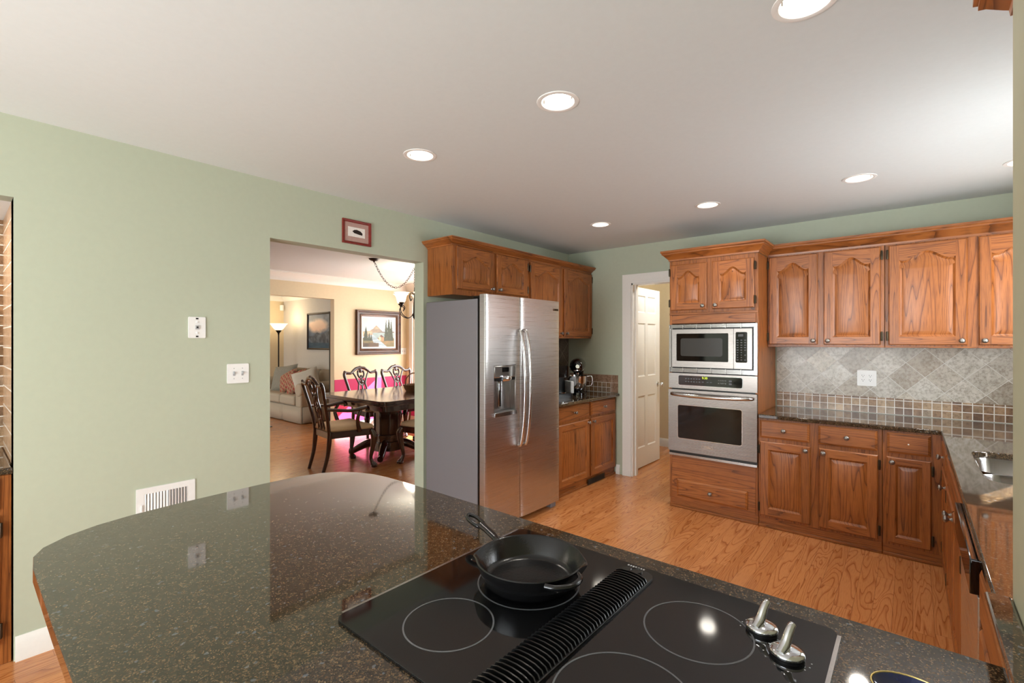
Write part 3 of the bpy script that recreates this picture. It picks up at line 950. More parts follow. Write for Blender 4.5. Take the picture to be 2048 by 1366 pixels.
# base units on the back wall
def base_b(label, x0, x1, specs):
    r = thing('base_cabinet', label, 'cabinet', (x0, YF, 0), 0, 'oak base cabinets on the back wall')
    w = x1 - x0
    b = MB(); b.box(0, w, 0.018, 0.603, 0.075, 0.838); b.box(0, w, 0, 0.018, 0.075, 0.838)
    b.build('body', OAK, r, bevel=0.0015, segs=1)
    toe_board(r, w)
    doors(r, specs)
base_b('oak base cabinet with two drawers over two doors beside the oven cabinet', -0.915, -0.158, [('drawer', 0.012, 0.340, 0.69, 0.826, 'k'), ('drawer', 0.394, 0.732, 0.69, 0.826, 'k'), ('door', 0.012, 0.345, 0.095, 0.662, 0, 'tr', 'l'), ('door', 0.398, 0.735, 0.095, 0.662, 0, 'tl', 'r')])
base_b('narrow oak base cabinet in the corner, its drawer missing a knob', -0.156, 0.15, [('drawer', 0.024, 0.244, 0.69, 0.826, 'hole'), ('door', 0.022, 0.246, 0.095, 0.662, 0, 'tl', 'r')])

# right-hand run, facing left
def base_r(label, y1, y0, specs, name='base_cabinet', toe=True):
    r = thing(name, label, 'cabinet', (0.155, y1, 0), R(-90), 'oak base cabinets of the sink run')
    w = y1 - y0
    b = MB(); b.box(0, w, 0.018, 0.60, 0.075, 0.838); b.box(0, w, 0, 0.018, 0.075, 0.838)
    b.build('body', OAK, r, bevel=0.0015, segs=1)
    if toe: toe_board(r, w)
    doors(r, specs)
    return r
base_r('oak base cabinet with one drawer on the sink run, at the back corner', 4.045, 3.442, [('drawer', 0.09, 0.585, 0.69, 0.826, 'k'), ('door', 0.09, 0.585, 0.095, 0.662, 0, 'tr', 'l')])
sk = thing('sink_cabinet', 'oak sink cabinet with two doors, between the corner unit and the dishwasher', 'cabinet', (0.155, 3.44, 0), R(-90), 'oak base cabinets of the sink run')
b = MB(); w = 1.02
b.box(0, w, 0, 0.02, 0.075, 0.838); b.box(0, 0.02, 0.02, 0.60, 0.075, 0.838); b.box(w - 0.02, w, 0.02, 0.60, 0.075, 0.838); b.box(0.02, w - 0.02, 0.02, 0.60, 0.075, 0.095)
b.build('body', OAK, sk, bevel=0.0015, segs=1)
toe_board(sk, w)
doors(sk, [('drawer', 0.012, 1.008, 0.69, 0.826, ''), ('door', 0.012, 0.50, 0.095, 0.662, 0, 'tr', 'l'), ('door', 0.52, 1.008, 0.095, 0.662, 0, 'tl', 'r')])
base_r('oak end cabinet of the sink run, nearer than the dishwasher', 1.80, YN + 0.004, [('drawer', 0.02, 0.46, 0.69, 0.826, ''), ('door', 0.02, 0.46, 0.095, 0.662, 0, '', '')])
dw = thing('dishwasher', 'built-in dishwasher with black control strip and steel door on the sink run', 'dishwasher', (0.155, 2.416, 0), R(-90))
b = MB(); b.box(0.004, 0.606, 0.002, 0.58, 0.10, 0.836); b.build('body', M['black'], dw)
b = MB(); b.box(0.004, 0.606, 0.03, 0.05, 0.0, 0.10); b.build('kick_plate', M['black'], dw)
b = MB(); b.box(0.004, 0.606, -0.020, 0.002, 0.10, 0.735); b.build('door', M['steel'], dw, bevel=0.006)
b = MB(); b.prism([(0.004, 0.737), (0.606, 0.737), (0.606, 0.834), (0.004, 0.834)], -0.002, 0.036, tf=FR(0.0)); b.build('control_strip', M['blackgloss'], dw, bevel=0.004)

# left wall units, facing right
def upper_a(label, y0, y1, zb, zt, specs):
    r = thing('wall_cabinet', label, 'cabinet', (-2.763, y0, zb), R(90), 'oak wall cabinets around the refrigerator')
    w = y1 - y0
    b = MB(); b.box(0, w, 0.018, 0.303, 0.0, zt - zb); b.box(0, w, 0, 0.018, 0, zt - zb)
    b.build('body', OAK, r, bevel=0.0015, segs=1)
    doors(r, specs)
upper_a('short oak wall cabinet with two arched doors above the refrigerator', 2.55, 3.492, 1.80, 2.20, [('door', 0.035, 0.462, 0.045, 0.385, 0.055, 'br', ''), ('door', 0.502, 0.930, 0.045, 0.385, 0.055, 'bl', 'r')])
upper_a('tall oak wall cabinet with two arched doors, right of the refrigerator top', 3.494, YB - 0.004, 1.46, 2.20, [('door', 0.035, 0.555, 0.02, 0.715, 0.06, 'br', 'l'), ('door', 0.60, 1.145, 0.02, 0.715, 0.06, 'bl', 'r')])
crown('crown_moulding', [(XA + 0.002, 2.55), (-2.763, 2.55), (-2.763, YB - 0.003)], 2.19, 0.056, 'oak crown moulding on the cabinets above the refrigerator')
ba = thing('base_cabinet', 'oak base cabinet with two drawers and two doors between refrigerator and pantry door', 'cabinet', (-2.46, 3.48, 0), R(90))
w = YB - 0.004 - 3.48
b = MB(); b.box(0, w, 0.018, 0.60, 0.075, 0.838); b.box(0, w, 0, 0.018, 0.075, 0.838); b.build('body', OAK, ba, bevel=0.0015, segs=1)
toe_board(ba, w)
doors(ba, [('drawer', 0.06, 0.60, 0.69, 0.822, 'k'), ('drawer', 0.64, 1.135, 0.69, 0.822, 'k'), ('door', 0.06, 0.60, 0.09, 0.662, 0, 'tr', ''), ('door', 0.64, 1.135, 0.09, 0.662, 0, 'tl', '')])
tg = MB(); tg.box(0, 0.34, -0.004, 0.0, 0, 0.058)
for k in range(10): tg.box(0.015 + k * 0.031, 0.036 + k * 0.031, -0.007, -0.003, 0.01, 0.048, m=1)
o = tag(tg.build('floor_vent', [M['hinge'], M['slot']]), 'small dark vent grille in the toe kick below the left base cabinet', 'vent')
o.location = (-2.459, 4.07, 0.004); o.rotation_euler = (0, 0, R(90))

# narrow wall cabinet past the near wall end: only its crown shows
nc = thing('wall_cabinet', 'oak wall cabinet past the near wall end, only its stepped top moulding showing', 'cabinet', (0.165, YN + 0.002, 1.40))
b = MB(); b.box(0, 0.45, 0, 0.135, 0, 0.735); b.build('body', OAK, nc, bevel=0.0015, segs=1)
b = MB(); b.sweep([(0.45, 0.135), (0.0, 0.135), (0.0, 0.0)][::-1], [(-o, 0.727 + q) for o, q in CROWN]); b.build('crown', OAK, nc, smooth=25)

# niche cabinet at the far left
nb = thing('base_cabinet', 'oak base cabinet inside the tiled niche at the left edge', 'cabinet', (XA - 0.012, -1.34, 0), R(90))
b = MB(); b.box(0, 1.52, 0.018, 0.60, 0.0, 0.838); b.box(0, 1.52, 0, 0.018, 0.0, 0.838); b.build('body', OAK, nb, bevel=0.0015, segs=1)
doors(nb, [('drawer', 0.79, 1.478, 0.69, 0.826, ''), ('door', 0.79, 1.478, 0.095, 0.662, 0, '', 'r'), ('drawer', 0.04, 0.75, 0.69, 0.826, ''), ('door', 0.04, 0.75, 0.095, 0.662, 0, '', 'l')])
b = MB(); b.box(XA - 0.628, XA + 0.004, NY0 + 0.002, NY1 - 0.002, 0.840, ZC)
tag(b.build('worktop', M['granite'], bevel=0.006), 'dark granite worktop inside the tiled niche at the left edge', 'worktop')

# ------------------------------------------------------------------ worktops
def ease(o, w=0.009):
    m = o.modifiers.new('bevel', 'BEVEL'); m.width = w; m.segments = 3; m.limit_method = 'ANGLE'; m.angle_limit = R(50)
    return o
LOOP = [(XR - 0.011, YB - 0.012), (-0.912, YB - 0.012), (-0.912, 4.018), (0.12, 4.018), (0.135, 4.0), (0.135, YN + 0.003), (XR - 0.011, YN + 0.003)]
SINKH = rrect(0.228, 0.66, 2.69, 3.40, 0.07, 6)
b = MB(); b.prism(LOOP, ZC - 0.031, ZC, [SINKH])
tag(ease(b.build('worktop', M['granite'], smooth=30), 0.006), 'L-shaped dark granite worktop on the back wall and sink run', 'worktop')
b = MB(); b.box(XA + 0.012, -2.405, 3.43, YB - 0.013, 0.839, ZC)
tag(b.build('worktop', M['granite'], bevel=0.008, segs=3), 'small dark granite worktop right of the refrigerator, under the mixer', 'worktop')
PEN = [(XN - 0.001, 1.172), (-1.55, 1.172), (-1.66, 1.168), (-1.74, 1.157), (-1.82, 1.128), (-1.885, 1.085), (-1.930, 1.02), (-1.952, 0.93), (-1.957, 0.80), (-1.953, 0.65), (-1.945, 0.50), (-1.930, 0.38), (-1.905, 0.29), (-1.865, 0.218), (-1.81, 0.165), (-1.75, 0.141), (-1.66, 0.133), (-1.3, 0.131), (-0.9, 0.131), (-0.9, 0.05), (XN - 0.001, 0.05)]
b = MB(); b.prism(PEN, ZC - 0.034, ZC)
tag(ease(b.build('peninsula_worktop', M['granite'], smooth=30), 0.010), 'large dark speckled granite peninsula top with a rounded left end, in the foreground', 'worktop')
pb = thing('peninsula_cabinet', 'oak peninsula cabinet hidden under the foreground granite top', 'cabinet', (0.10, 1.11, 0), R(180))
b = MB(); b.box(0, 1.45, 0, 0.60, 0.075, 0.834); b.box(0, 1.45, 0.05, 0.6, 0, 0.075); b.build('body', OAK, pb, bevel=0.0015, segs=1)
b = MB(); b.prism([(XN - 0.001, -0.6), (XN - 0.001, YN), (0.107, YN), (0.107, -0.6)][::-1], 0.918, 0.94)
tag(ease(b.build('granite_ledge', M['granite']), 0.005), 'narrow raised granite ledge along the near wall end at bottom right', 'ledge')
# sink
sn = thing('kitchen_sink', 'stainless double-bowl sink set under the granite worktop', 'sink', (0.444, 3.045, 0.66))
def bowl(x0, x1, y0, y1, d):
    b = MB(); rows = []
    for i_, z, r in ((0.0, 0.178, 0.07), (0.006, 0.165, 0.07), (0.014, 0.05, 0.07), (0.03, 0.018, 0.06), (0.06, 0.006, 0.04), (0.16, 0.003, 0.02)):
        rows.append([(x - 0.444, y - 3.045, z - (d if z < 0.1 else 0)) for x, y in rrect(x0 + i_, x1 - i_, y0 + i_, y1 - i_, r, 5)])
    b.grid(rows, closed=True); b.face(rows[-1])
    return b.build('bowl', M['steelv'], sn, smooth=40)
bowl(0.222, 0.666, 2.684, 3.00, 0.0)
bowl(0.222, 0.666, 3.02, 3.406, 0.02)
b = MB(); b.box(0.222 - 0.444, 0.666 - 0.444, 2.996 - 3.045, 3.024 - 3.045, 0.155, 0.165); b.build('divider', M['steelv'], sn, bevel=0.004)

# ------------------------------------------------------------------ cooktop
ZK = ZC + 0.006
ck = thing('cooktop', 'black glass downdraft cooktop set in the granite peninsula', 'cooktop', (-0.50, 0.80, ZC))
OX, OY = -0.50, 0.80
loc = lambda pts: [(x - OX, y - OY) for x, y in pts]
b = MB(); b.prism(loc(rrect(-0.892, -0.108, 0.500, 1.102, 0.022)), 0.0005, 0.006); ease(b.build('glass_top', M['cook'], ck), 0.002)
for x in (-0.1095, -0.8975):
    b = MB(); b.box(x - OX, x + 0.0065 - OX, 0.52 - OY, 1.084 - OY, 0.0005, 0.0062); b.build('edge_trim', M['trimsteel'], ck)
def ring(cx, cy, r, wd=0.0032):
    b = MB(); b.prism(loc(circle(cx, cy, r, 72)), 0.006, 0.0064, [loc(circle(cx, cy, r - wd, 72))]); b.build('burner_ring', M['ring'], ck, smooth=0)
ring(-0.701, 0.637, 0.090); ring(-0.318, 0.930, 0.100); ring(-0.345, 0.675, 0.112); ring(-0.680, 0.865, 0.118)
b = MB()
b.prism(loc(rrect(-0.546, -0.462, 0.515, 1.075, 0.028, 8)), 0.0055, 0.011)
vb = b.build('downdraft_vent', M['black'], ck, bevel=0.003)
b = MB()
for k in range(46):
    y = 0.532 + k * 0.0110 - OY
    rows = []
    for yy in (y - 0.0013, y + 0.0013):
        rows.append([(-0.5445 - OX, yy, 0.010), (-0.540 - OX, yy, 0.019), (-0.526 - OX, yy, 0.0235), (-0.504 - OX, yy, 0.025), (-0.482 - OX, yy, 0.0235), (-0.468 - OX, yy, 0.019), (-0.4635 - OX, yy, 0.010)])
    b.grid(rows, closed=True); b.face(rows[0]); b.face(rows[1][::-1])
b.build('vent_ribs', M['black'], vb, smooth=60)
b = MB(); b.lathe([(0.0, 0.004), (0.011, 0.004), (0.0125, 0.006), (0.0145, 0.006), (0.0155, 0.003), (0.0155, 0.0)][::-1], (-0.504 - OX, 1.054 - OY, 0.011), 'z', 20); b.build('vent_button', M['black'], vb)
def cook_knob(x, y, a):
    k = MB()
    k.lathe([(0.0275, 0.005), (0.0285, 0.008), (0.027, 0.011), (0.020, 0.014), (0.010, 0.017), (0.0, 0.018)], (x - OX, y - OY, 0.006), 'z', 28)
    d = Vector((math.cos(a), math.sin(a), 0))
    p = Vector((x - OX, y - OY, 0.006))
    k.tube([p - d * 0.020 + Vector((0, 0, 0.012)), p - d * 0.006 + Vector((0, 0, 0.022)), p + d * 0.003 + Vector((0, 0, 0.036)), p + d * 0.012 + Vector((0, 0, 0.047)), p + d * 0.018 + Vector((0, 0, 0.050))], [0.0075, 0.009, 0.0078, 0.0068, 0.006], 10)
    o = k.build('control_knob', M['chrome'], ck, smooth=60)
    q = MB(); q.lathe([(0.028, 0.0), (0.028, 0.0055), (0.0, 0.0055)], (x - OX, y - OY, 0.006), 'z', 28); q.build('knob_base', M['black'], o)
for x, y in ((-0.222, 1.008), (-0.170, 0.955)): cook_knob(x, y, R(70))
for k in range(7):
    b = MB(); x = -0.542 + k * 0.0066; b.box(x - OX, x + 0.0042 - OX, 1.0865 - OY, 1.0925 - OY, 0.006, 0.0063); b.build('printed_mark', M['mark'], ck, smooth=0)
for kx, ky in ((-0.222, 1.008), (-0.170, 0.955)):
    for a in (-35, -15, 5, 150, 170, 195):
        x, y = kx + 0.037 * math.cos(R(a)), ky + 0.037 * math.sin(R(a))
        b = MB(); b.box(x - 0.0012 - OX, x + 0.0012 - OX, y - 0.0010 - OY, y + 0.0010 - OY, 0.006, 0.0062); b.build('dial_mark', M['mark'], ck, smooth=0)

# skillet
sx, sy = -0.680, 0.868
sl = thing('skillet', 'black cast iron skillet on the rear left burner of the cooktop', 'skillet', (sx, sy, ZK + 0.0006))
b = MB()
prof_o = [(0.0, 0.0), (0.090, 0.0), (0.100, 0.003), (0.108, 0.012), (0.122, 0.050), (0.124, 0.056), (0.122, 0.058), (0.118, 0.056), (0.105, 0.016), (0.098, 0.009), (0.090, 0.0065), (0.0, 0.006)]
rows = []
N = 64
for r, h in prof_o:
    row = []
    for k in range(N):
        a = 2 * PI * k / N
        sp = 0.0
        for a0 in (R(210), R(30)):
            dd = (a - a0 + PI) % (2 * PI) - PI
            sp += math.exp(-(dd / 0.16) ** 2)
        rr = r + (0.010 * sp if h > 0.03 else 0)
        hh = h - (0.006 * sp if h > 0.045 else 0)
        row.append((rr * math.cos(a), rr * math.sin(a), hh))
    rows.append(row)
b.grid(rows, closed=True)
b.build('pan', M['iron'], sl, smooth=60)
HA = R(163)
d = Vector((math.cos(HA), math.sin(HA), 0)); nn = Vector((-d.y, d.x, 0))
b = MB()
b.tube([d * 0.124 + Vector((0, 0, 0.044)), d * 0.15 + Vector((0, 0, 0.046)), d * 0.195 + Vector((0, 0, 0.052)), d * 0.228 + nn * 0.0 + Vector((0, 0, 0.055))], [0.018, 0.011, 0.011, 0.013], 10, flat=(Vector((0, 0, 1)), 0.6))
lp = [d * (0.228 + 0.04 * math.cos(t)) * 1.0 + d * 0.035 + nn * (0.014 * math.sin(t)) + Vector((0, 0, 0.056 + 0.004 * math.cos(t))) for t in [2 * PI * k / 12 for k in range(12)]]
b.tube(lp, 0.0062, 8, sub=2, closed=True)
b.build('handle', M['iron'], sl, smooth=60)
HB = R(-16)
d = Vector((math.cos(HB), math.sin(HB), 0)); nn = Vector((-d.y, d.x, 0))
b = MB()
b.tube([d * 0.118 + nn * 0.045 + Vector((0, 0, 0.050)), d * 0.138 + nn * 0.032 + Vector((0, 0, 0.051)), d * 0.149 + Vector((0, 0, 0.051)), d * 0.138 - nn * 0.032 + Vector((0, 0, 0.051)), d * 0.118 - nn * 0.045 + Vector((0, 0, 0.050))], 0.0065, 8)
b.build('helper_handle', M['iron'], sl, smooth=60)

# blue dish
ds = thing('spoon_rest', 'dark blue glazed dish with a gold rim at the bottom edge, right of the cooktop', 'dish', (0.003, 0.962, ZC))
b = MB(); b.lathe([(0.0, 0.002), (0.03, 0.0), (0.045, 0.004), (0.056, 0.018), (0.054, 0.019), (0.042, 0.008), (0.0, 0.006)], (0, 0, 0), 'z', 40, sx=1.0, sy=0.8); b.build('bowl', M['blueglaze'], ds, smooth=60)
b = MB(); b.tube([(0.055 * math.cos(2 * PI * k / 32), 0.044 * math.sin(2 * PI * k / 32), 0.0185) for k in range(32)], 0.0016, 6, sub=1, closed=True); b.build('rim', M['gold'], ds, smooth=60)

# ------------------------------------------------------------------ refrigerator
fr = thing('refrigerator', 'stainless side-by-side refrigerator with dispenser and curved handles', 'refrigerator', (-2.34, 2.48, 0), R(90))
FW = 0.938
b = MB(); b.box(0.0, FW, 0.085, 0.66, 0.045, 1.742); b.build('body', M['sidegrey'], fr, bevel=0.006)
b = MB(); b.box(0.006, FW - 0.006, 0.062, 0.086, 0.055, 1.742); b.build('gasket', M['black'], fr)
def fdoor(x0, x1, hole=None):
    b = MB()
    n = 10
    def yv(x):
        t = (x - x0) / (x1 - x0) * 2 - 1
        return 0.004 * t * t + 0.010 * max(0, (abs(t) - 0.93) / 0.07) ** 2
    xs = [x0 + (x1 - x0) * k / n for k in range(n + 1)]
    xs = sorted(set(xs + [x0 + 0.006, x1 - 0.006, x0 + 0.014, x1 - 0.014] + ([hole[0], hole[1]] if hole else [])))
    zs = sorted(set([0.055, 0.065, 1.765, 1.772] + ([hole[2], hole[3]] if hole else [])))
    for a in range(len(xs) - 1):
        for c in range(len(zs) - 1):
            if hole and xs[a] >= hole[0] - 1e-6 and xs[a + 1] <= hole[1] + 1e-6 and zs[c] >= hole[2] - 1e-6 and zs[c + 1] <= hole[3] + 1e-6: continue
            b.face([(xs[a], yv(xs[a]), zs[c]), (xs[a + 1], yv(xs[a + 1]), zs[c]), (xs[a + 1], yv(xs[a + 1]), zs[c + 1]), (xs[a], yv(xs[a]), zs[c + 1])])
    for x in (x0, x1):
        b.face([(x, yv(x), 0.055), (x, 0.06, 0.055), (x, 0.06, 1.772), (x, yv(x), 1.772)])
    for z in (0.055, 1.772):
        for a in range(len(xs) - 1): b.face([(xs[a], yv(xs[a]), z), (xs[a + 1], yv(xs[a + 1]), z), (xs[a + 1], 0.06, z), (xs[a], 0.06, z)])
    b.face([(x0, 0.06, 0.055), (x1, 0.06, 0.055), (x1, 0.06, 1.772), (x0, 0.06, 1.772)])
    return b.build('door', M['steel'], fr, smooth=40)
HO = (0.086, 0.338, 0.872, 1.250)
fd1 = fdoor(0.0, 0.398, HO)
fd2 = fdoor(0.404, FW)
def fhandle(x, par):
    b = MB()
    b.tube([(x, -0.004, 1.515), (x, -0.03, 1.495), (x, -0.056, 1.36), (x, -0.068, 1.18), (x, -0.070, 1.07), (x, -0.068, 0.96), (x, -0.056, 0.79), (x, -0.03, 0.645), (x, -0.004, 0.625)], 0.0145, 12, flat=(Vector((0, 1, 0)), 0.75))
    b.build('handle', M['steelv'], par, smooth=60)
fhandle(0.368, fd1); fhandle(0.434, fd2)
x0, x1, z0, z1 = HO
b = MB()
b.box(x0, x1, 0.054, 0.059, z0, z1); b.box(x0, x0 + 0.006, 0.0, 0.055, z0, z1); b.box(x1 - 0.006, x1, 0.0, 0.055, z0, z1); b.box(x0, x1, 0.0, 0.055, z1 - 0.006, z1); b.box(x0, x1, -0.012, 0.055, z0, z0 + 0.03)
dp = b.build('dispenser', M['trimsteel'], fd1, bevel=0.002)
b = MB(); b.box(x0 + 0.004, x1 - 0.004, -0.003, 0.03, z1 - 0.092, z1 - 0.002); b.build('control_housing', M['trimsteel'], dp, bevel=0.006)
b = MB(); b.box(x0 + 0.09, x1 - 0.086, -0.0045, 0.0, z1 - 0.05, z1 - 0.016); b.build('display', M['blackgloss'], dp)
b = MB(); b.box(x0 + 0.006, x1 - 0.006, 0.010, 0.05, z1 - 0.114, z1 - 0.09); b.build('chute_gap', M['black'], dp)
b = MB(); b.tube([(x0 + 0.09, -0.004, z1 - 0.098), (x0 + 0.126, -0.022, z1 - 0.098), (x0 + 0.165, -0.004, z1 - 0.098)], 0.024, 14, flat=(Vector((0, 0, 1)), 1.0)); b.build('chute', M['chrome'], dp, smooth=60)
b = MB(); b.box(x0 + 0.105, x0 + 0.145, 0.045, 0.056, z0 + 0.06, z1 - 0.12); b.build('paddle', M['chrome'], dp, bevel=0.004)
b = MB()
for k in range(7): b.box(x0 + 0.02, x1 - 0.02, -0.006 + k * 0.008, -0.002 + k * 0.008, z0 + 0.030, z0 + 0.033)
b.build('drip_grille', M['steel'], dp)
b = MB(); b.box(0.855, 0.912, 0.0, 0.004, 1.690, 1.708)
bd = b.build('badge', M['hinge'], fd2)
b = MB(); b.lathe([(0.010, 0), (0.010, 0.005), (0, 0.005)], (0.838, 0.0035, 1.699), '-y', 18); b.build('badge_disc', M['chrome'], fd2)
b = MB(); b.box(0.02, 0.10, 0.02, 0.15, 1.742, 1.766); b.box(FW - 0.10, FW - 0.02, 0.02, 0.15, 1.742, 1.766); b.build('hinge_cover', M['black'], fr, bevel=0.006)
b = MB(); b.box(0.02, FW - 0.02, 0.09, 0.12, 0.006, 0.052); b.build('base_grille', M['black'], fr)
for x in (0.02, FW - 0.09):
    b = MB(); b.box(x, x + 0.07, 0.03, 0.11, 0.0, 0.045); b.build('foot', M['sidegrey'], fr, bevel=0.006)

# ------------------------------------------------------------------ things on the small worktop
mx = thing('stand_mixer', 'black stand mixer with steel bowl on the small worktop by the pantry door', 'mixer', (-2.735, 4.33, ZC), R(28))
b = MB(); b.prism(rrect(-0.10, 0.10, -0.17, 0.15, 0.08), 0.0, 0.028); b.build('base', M['blackgloss'], mx, bevel=0.008, segs=3)
b = MB(); b.tube([(0, 0.10, 0.02), (0, 0.12, 0.10), (0, 0.115, 0.19), (0, 0.09, 0.25)], [0.062, 0.05, 0.05, 0.06], 16); b.build('column', M['blackgloss'], mx, smooth=60)
b = MB(); b.tube([(0, 0.17, 0.295), (0, 0.14, 0.30), (0, 0.05, 0.305), (0, -0.08, 0.302), (0, -0.16, 0.295), (0, -0.185, 0.292)], [0.03, 0.074, 0.084, 0.080, 0.068, 0.036], 18, flat=(Vector((0, 0, 1)), 0.95)); b.build('motor_head', M['blackgloss'], mx, smooth=60)
b = MB(); b.lathe([(0.020, 0.0), (0.020, 0.006), (0.0, 0.006)], (0.012, -0.188, 0.300), '-y', 18); b.build('badge', M['chrome'], mx)
b = MB(); b.tube([(0.078 * math.cos(a), -0.02 + 0.165 * math.sin(a), 0.258) for a in [2 * PI * k / 20 for k in range(20)]], 0.006, 6, sub=1, closed=True); b.build('trim_band', M['chrome'], mx)
b = MB(); b.lathe([(0.0, 0.0), (0.045, 0.0), (0.05, 0.006), (0.085, 0.05), (0.102, 0.11), (0.105, 0.165), (0.108, 0.17), (0.103, 0.168), (0.098, 0.11), (0.0, 0.01)], (0, -0.075, 0.03), 'z', 32)
bo = b.build('bowl', M['chrome'], mx, smooth=50)
b = MB(); b.tube([(0.10, -0.075, 0.19), (0.145, -0.075, 0.195), (0.158, -0.075, 0.15), (0.145, -0.075, 0.10), (0.10, -0.075, 0.09)], 0.0055, 8); b.build('bowl_handle', M['chrome'], bo, smooth=60)
b = MB(); b.tube([(0, -0.075, 0.25), (0, -0.075, 0.12)], [0.02, 0.012], 10); b.build('beater_shaft', M['chrome'], mx)

cm = thing('coffee_maker', 'black single-cup coffee maker beside the refrigerator, silver tank on its side', 'coffee maker', (-2.775, 4.00, ZC), R(60))
b = MB(); b.prism(rrect(-0.11, 0.11, -0.16, 0.16, 0.03), 0.0, 0.04); b.prism(rrect(-0.11, 0.11, 0.02, 0.16, 0.03), 0.04, 0.30); b.build('body', M['black'], cm, bevel=0.006)
b = MB(); b.prism(rrect(-0.10, 0.10, -0.13, 0.14, 0.05), 0.20, 0.315); b.build('brew_head', M['blackgloss'], cm, bevel=0.02, segs=4)
b = MB(); b.box(0.112, 0.15, -0.09, 0.07, 0.03, 0.155); b.build('water_tank', M['mug'], cm, bevel=0.012, segs=3)
b = MB(); b.lathe([(0.045, 0.0), (0.05, 0.004), (0.05, 0.01), (0.0, 0.01)], (0, -0.10, 0.04), 'z', 20); b.build('drip_tray', M['chrome'], cm)

# ------------------------------------------------------------------ wall fittings
def place_on_left(o, y, z):
    o.location = (XA + 0.0005, y, z); o.rotation_euler = (0, 0, R(90)); return o
def plate(w, h, t=0.006):
    b = MB(); b.prism(rrect(-w / 2, w / 2, -h / 2, h / 2, 0.006), 0.0, t, tf=FR(0.0)); return b
ph = thing('phone_plate', 'white telephone jack plate high on the green wall', 'wall plate'); place_on_left(ph, 0.895, 1.508)
plate(0.084, 0.118).build('plate', M['plate'], ph, bevel=0.002)
b = MB(); b.box(-0.009, 0.009, -0.0115, -0.006, -0.010, 0.012); b.build('jack', M['mark'], ph)
b = MB(); b.box(-0.004, 0.005, -0.012, -0.011, -0.004, 0.006); b.box(-0.006, 0.006, -0.0075, -0.006, 0.046, 0.054); b.box(-0.006, 0.006, -0.0075, -0.006, -0.054, -0.046); b.build('slot', M['slot'], ph)
for z in (0.030, -0.030):
    b = MB(); b.lathe([(0.006, 0), (0.006, 0.003), (0.0, 0.005)], (0, -0.006, z), '-y', 12); b.build('stud', M['plate'], ph)
def switch_plate(label, gangs=2):
    r = thing('light_switch', label, 'light switch')
    plate(0.046 * gangs + 0.026, 0.115).build('plate', M['plate'], r, bevel=0.002)
    for g in range(gangs):
        x = (g - (gangs - 1) / 2) * 0.046
        b = MB(); b.box(x - 0.006, x + 0.006, -0.0075, -0.006, -0.013, 0.013); b.box(x - 0.004, x + 0.004, -0.016, -0.006, -0.002, 0.009); b.build('toggle', M['mark'], r, bevel=0.001)
        b = MB()
        for z in (0.030, -0.030): b.lathe([(0.003, 0), (0.003, 0.001), (0, 0.0015)], (x, -0.006, z), '-y', 8)
        b.build('screw', M['mark'], r)
    return r
place_on_left(switch_plate('white double light switch on the green wall beside the doorway'), 1.107, 1.240)
o = switch_plate('light switch on the cream dining room wall, right of the framed landscape'); o.location = (XD + 0.0005, 5.265, 1.25); o.rotation_euler = (0, 0, R(90))
vt = thing('wall_vent', 'white louvred vent register low on the green wall, behind the peninsula', 'vent'); place_on_left(vt, 0.754, 0.565)
b = MB(); b.prism(rrect(-0.132, 0.132, -0.098, 0.098, 0.003), 0.0, 0.005, [rrect(-0.098, 0.098, -0.066, 0.066, 0.002)], tf=FR(0.0)); b.build('frame', M['plate'], vt, bevel=0.002)
b = MB(); b.box(-0.098, 0.098, -0.001, 0.0, -0.066, 0.066); b.build('backing', M['slot'], vt)
for k in range(15):
    x = -0.096 + k * 0.0137
    a = R(-28 if k < 8 else 28)
    b = MB(); b.prism([(0.0052 * math.cos(a) * s_ - 0.0006 * c_, 0.0052 * math.sin(a) * s_ + 0.0006 * c_) for s_, c_ in ((-1, -1), (1, -1), (1, 1), (-1, 1))], -0.066, 0.066)
    o = b.build('louvre', M['plate'], vt, smooth=0); o.location = (x, -0.0035, 0)
b = MB(); b.box(-0.112, -0.108, -0.012, -0.005, -0.02, 0.012); b.build('lever', M['plate'], vt)

ot = thing('power_outlet', 'white double power outlet on the diagonal stone backsplash', 'outlet', (-0.277, YB - 0.0095, 1.141))
plate(0.122, 0.122).build('plate', M['plate'], ot, bevel=0.002)
for gx in (-0.023, 0.023):
    b = MB(); b.prism(rrect(gx - 0.017, gx + 0.017, -0.034, 0.034, 0.004), 0.006, 0.009, tf=FR(0.0)); so = b.build('socket', M['plate'], ot, bevel=0.001)
    b = MB()
    for z in (0.017, -0.017):
        b.box(gx - 0.008, gx - 0.0055, -0.0096, -0.009, z, z + 0.009); b.box(gx + 0.0055, gx + 0.008, -0.0096, -0.009, z + 0.001, z + 0.008); b.lathe([(0.003, 0), (0.003, 0.0006), (0, 0.0006)], (gx, -0.009, z - 0.006), '-y', 8)
    b.build('slot', M['slot'], so)

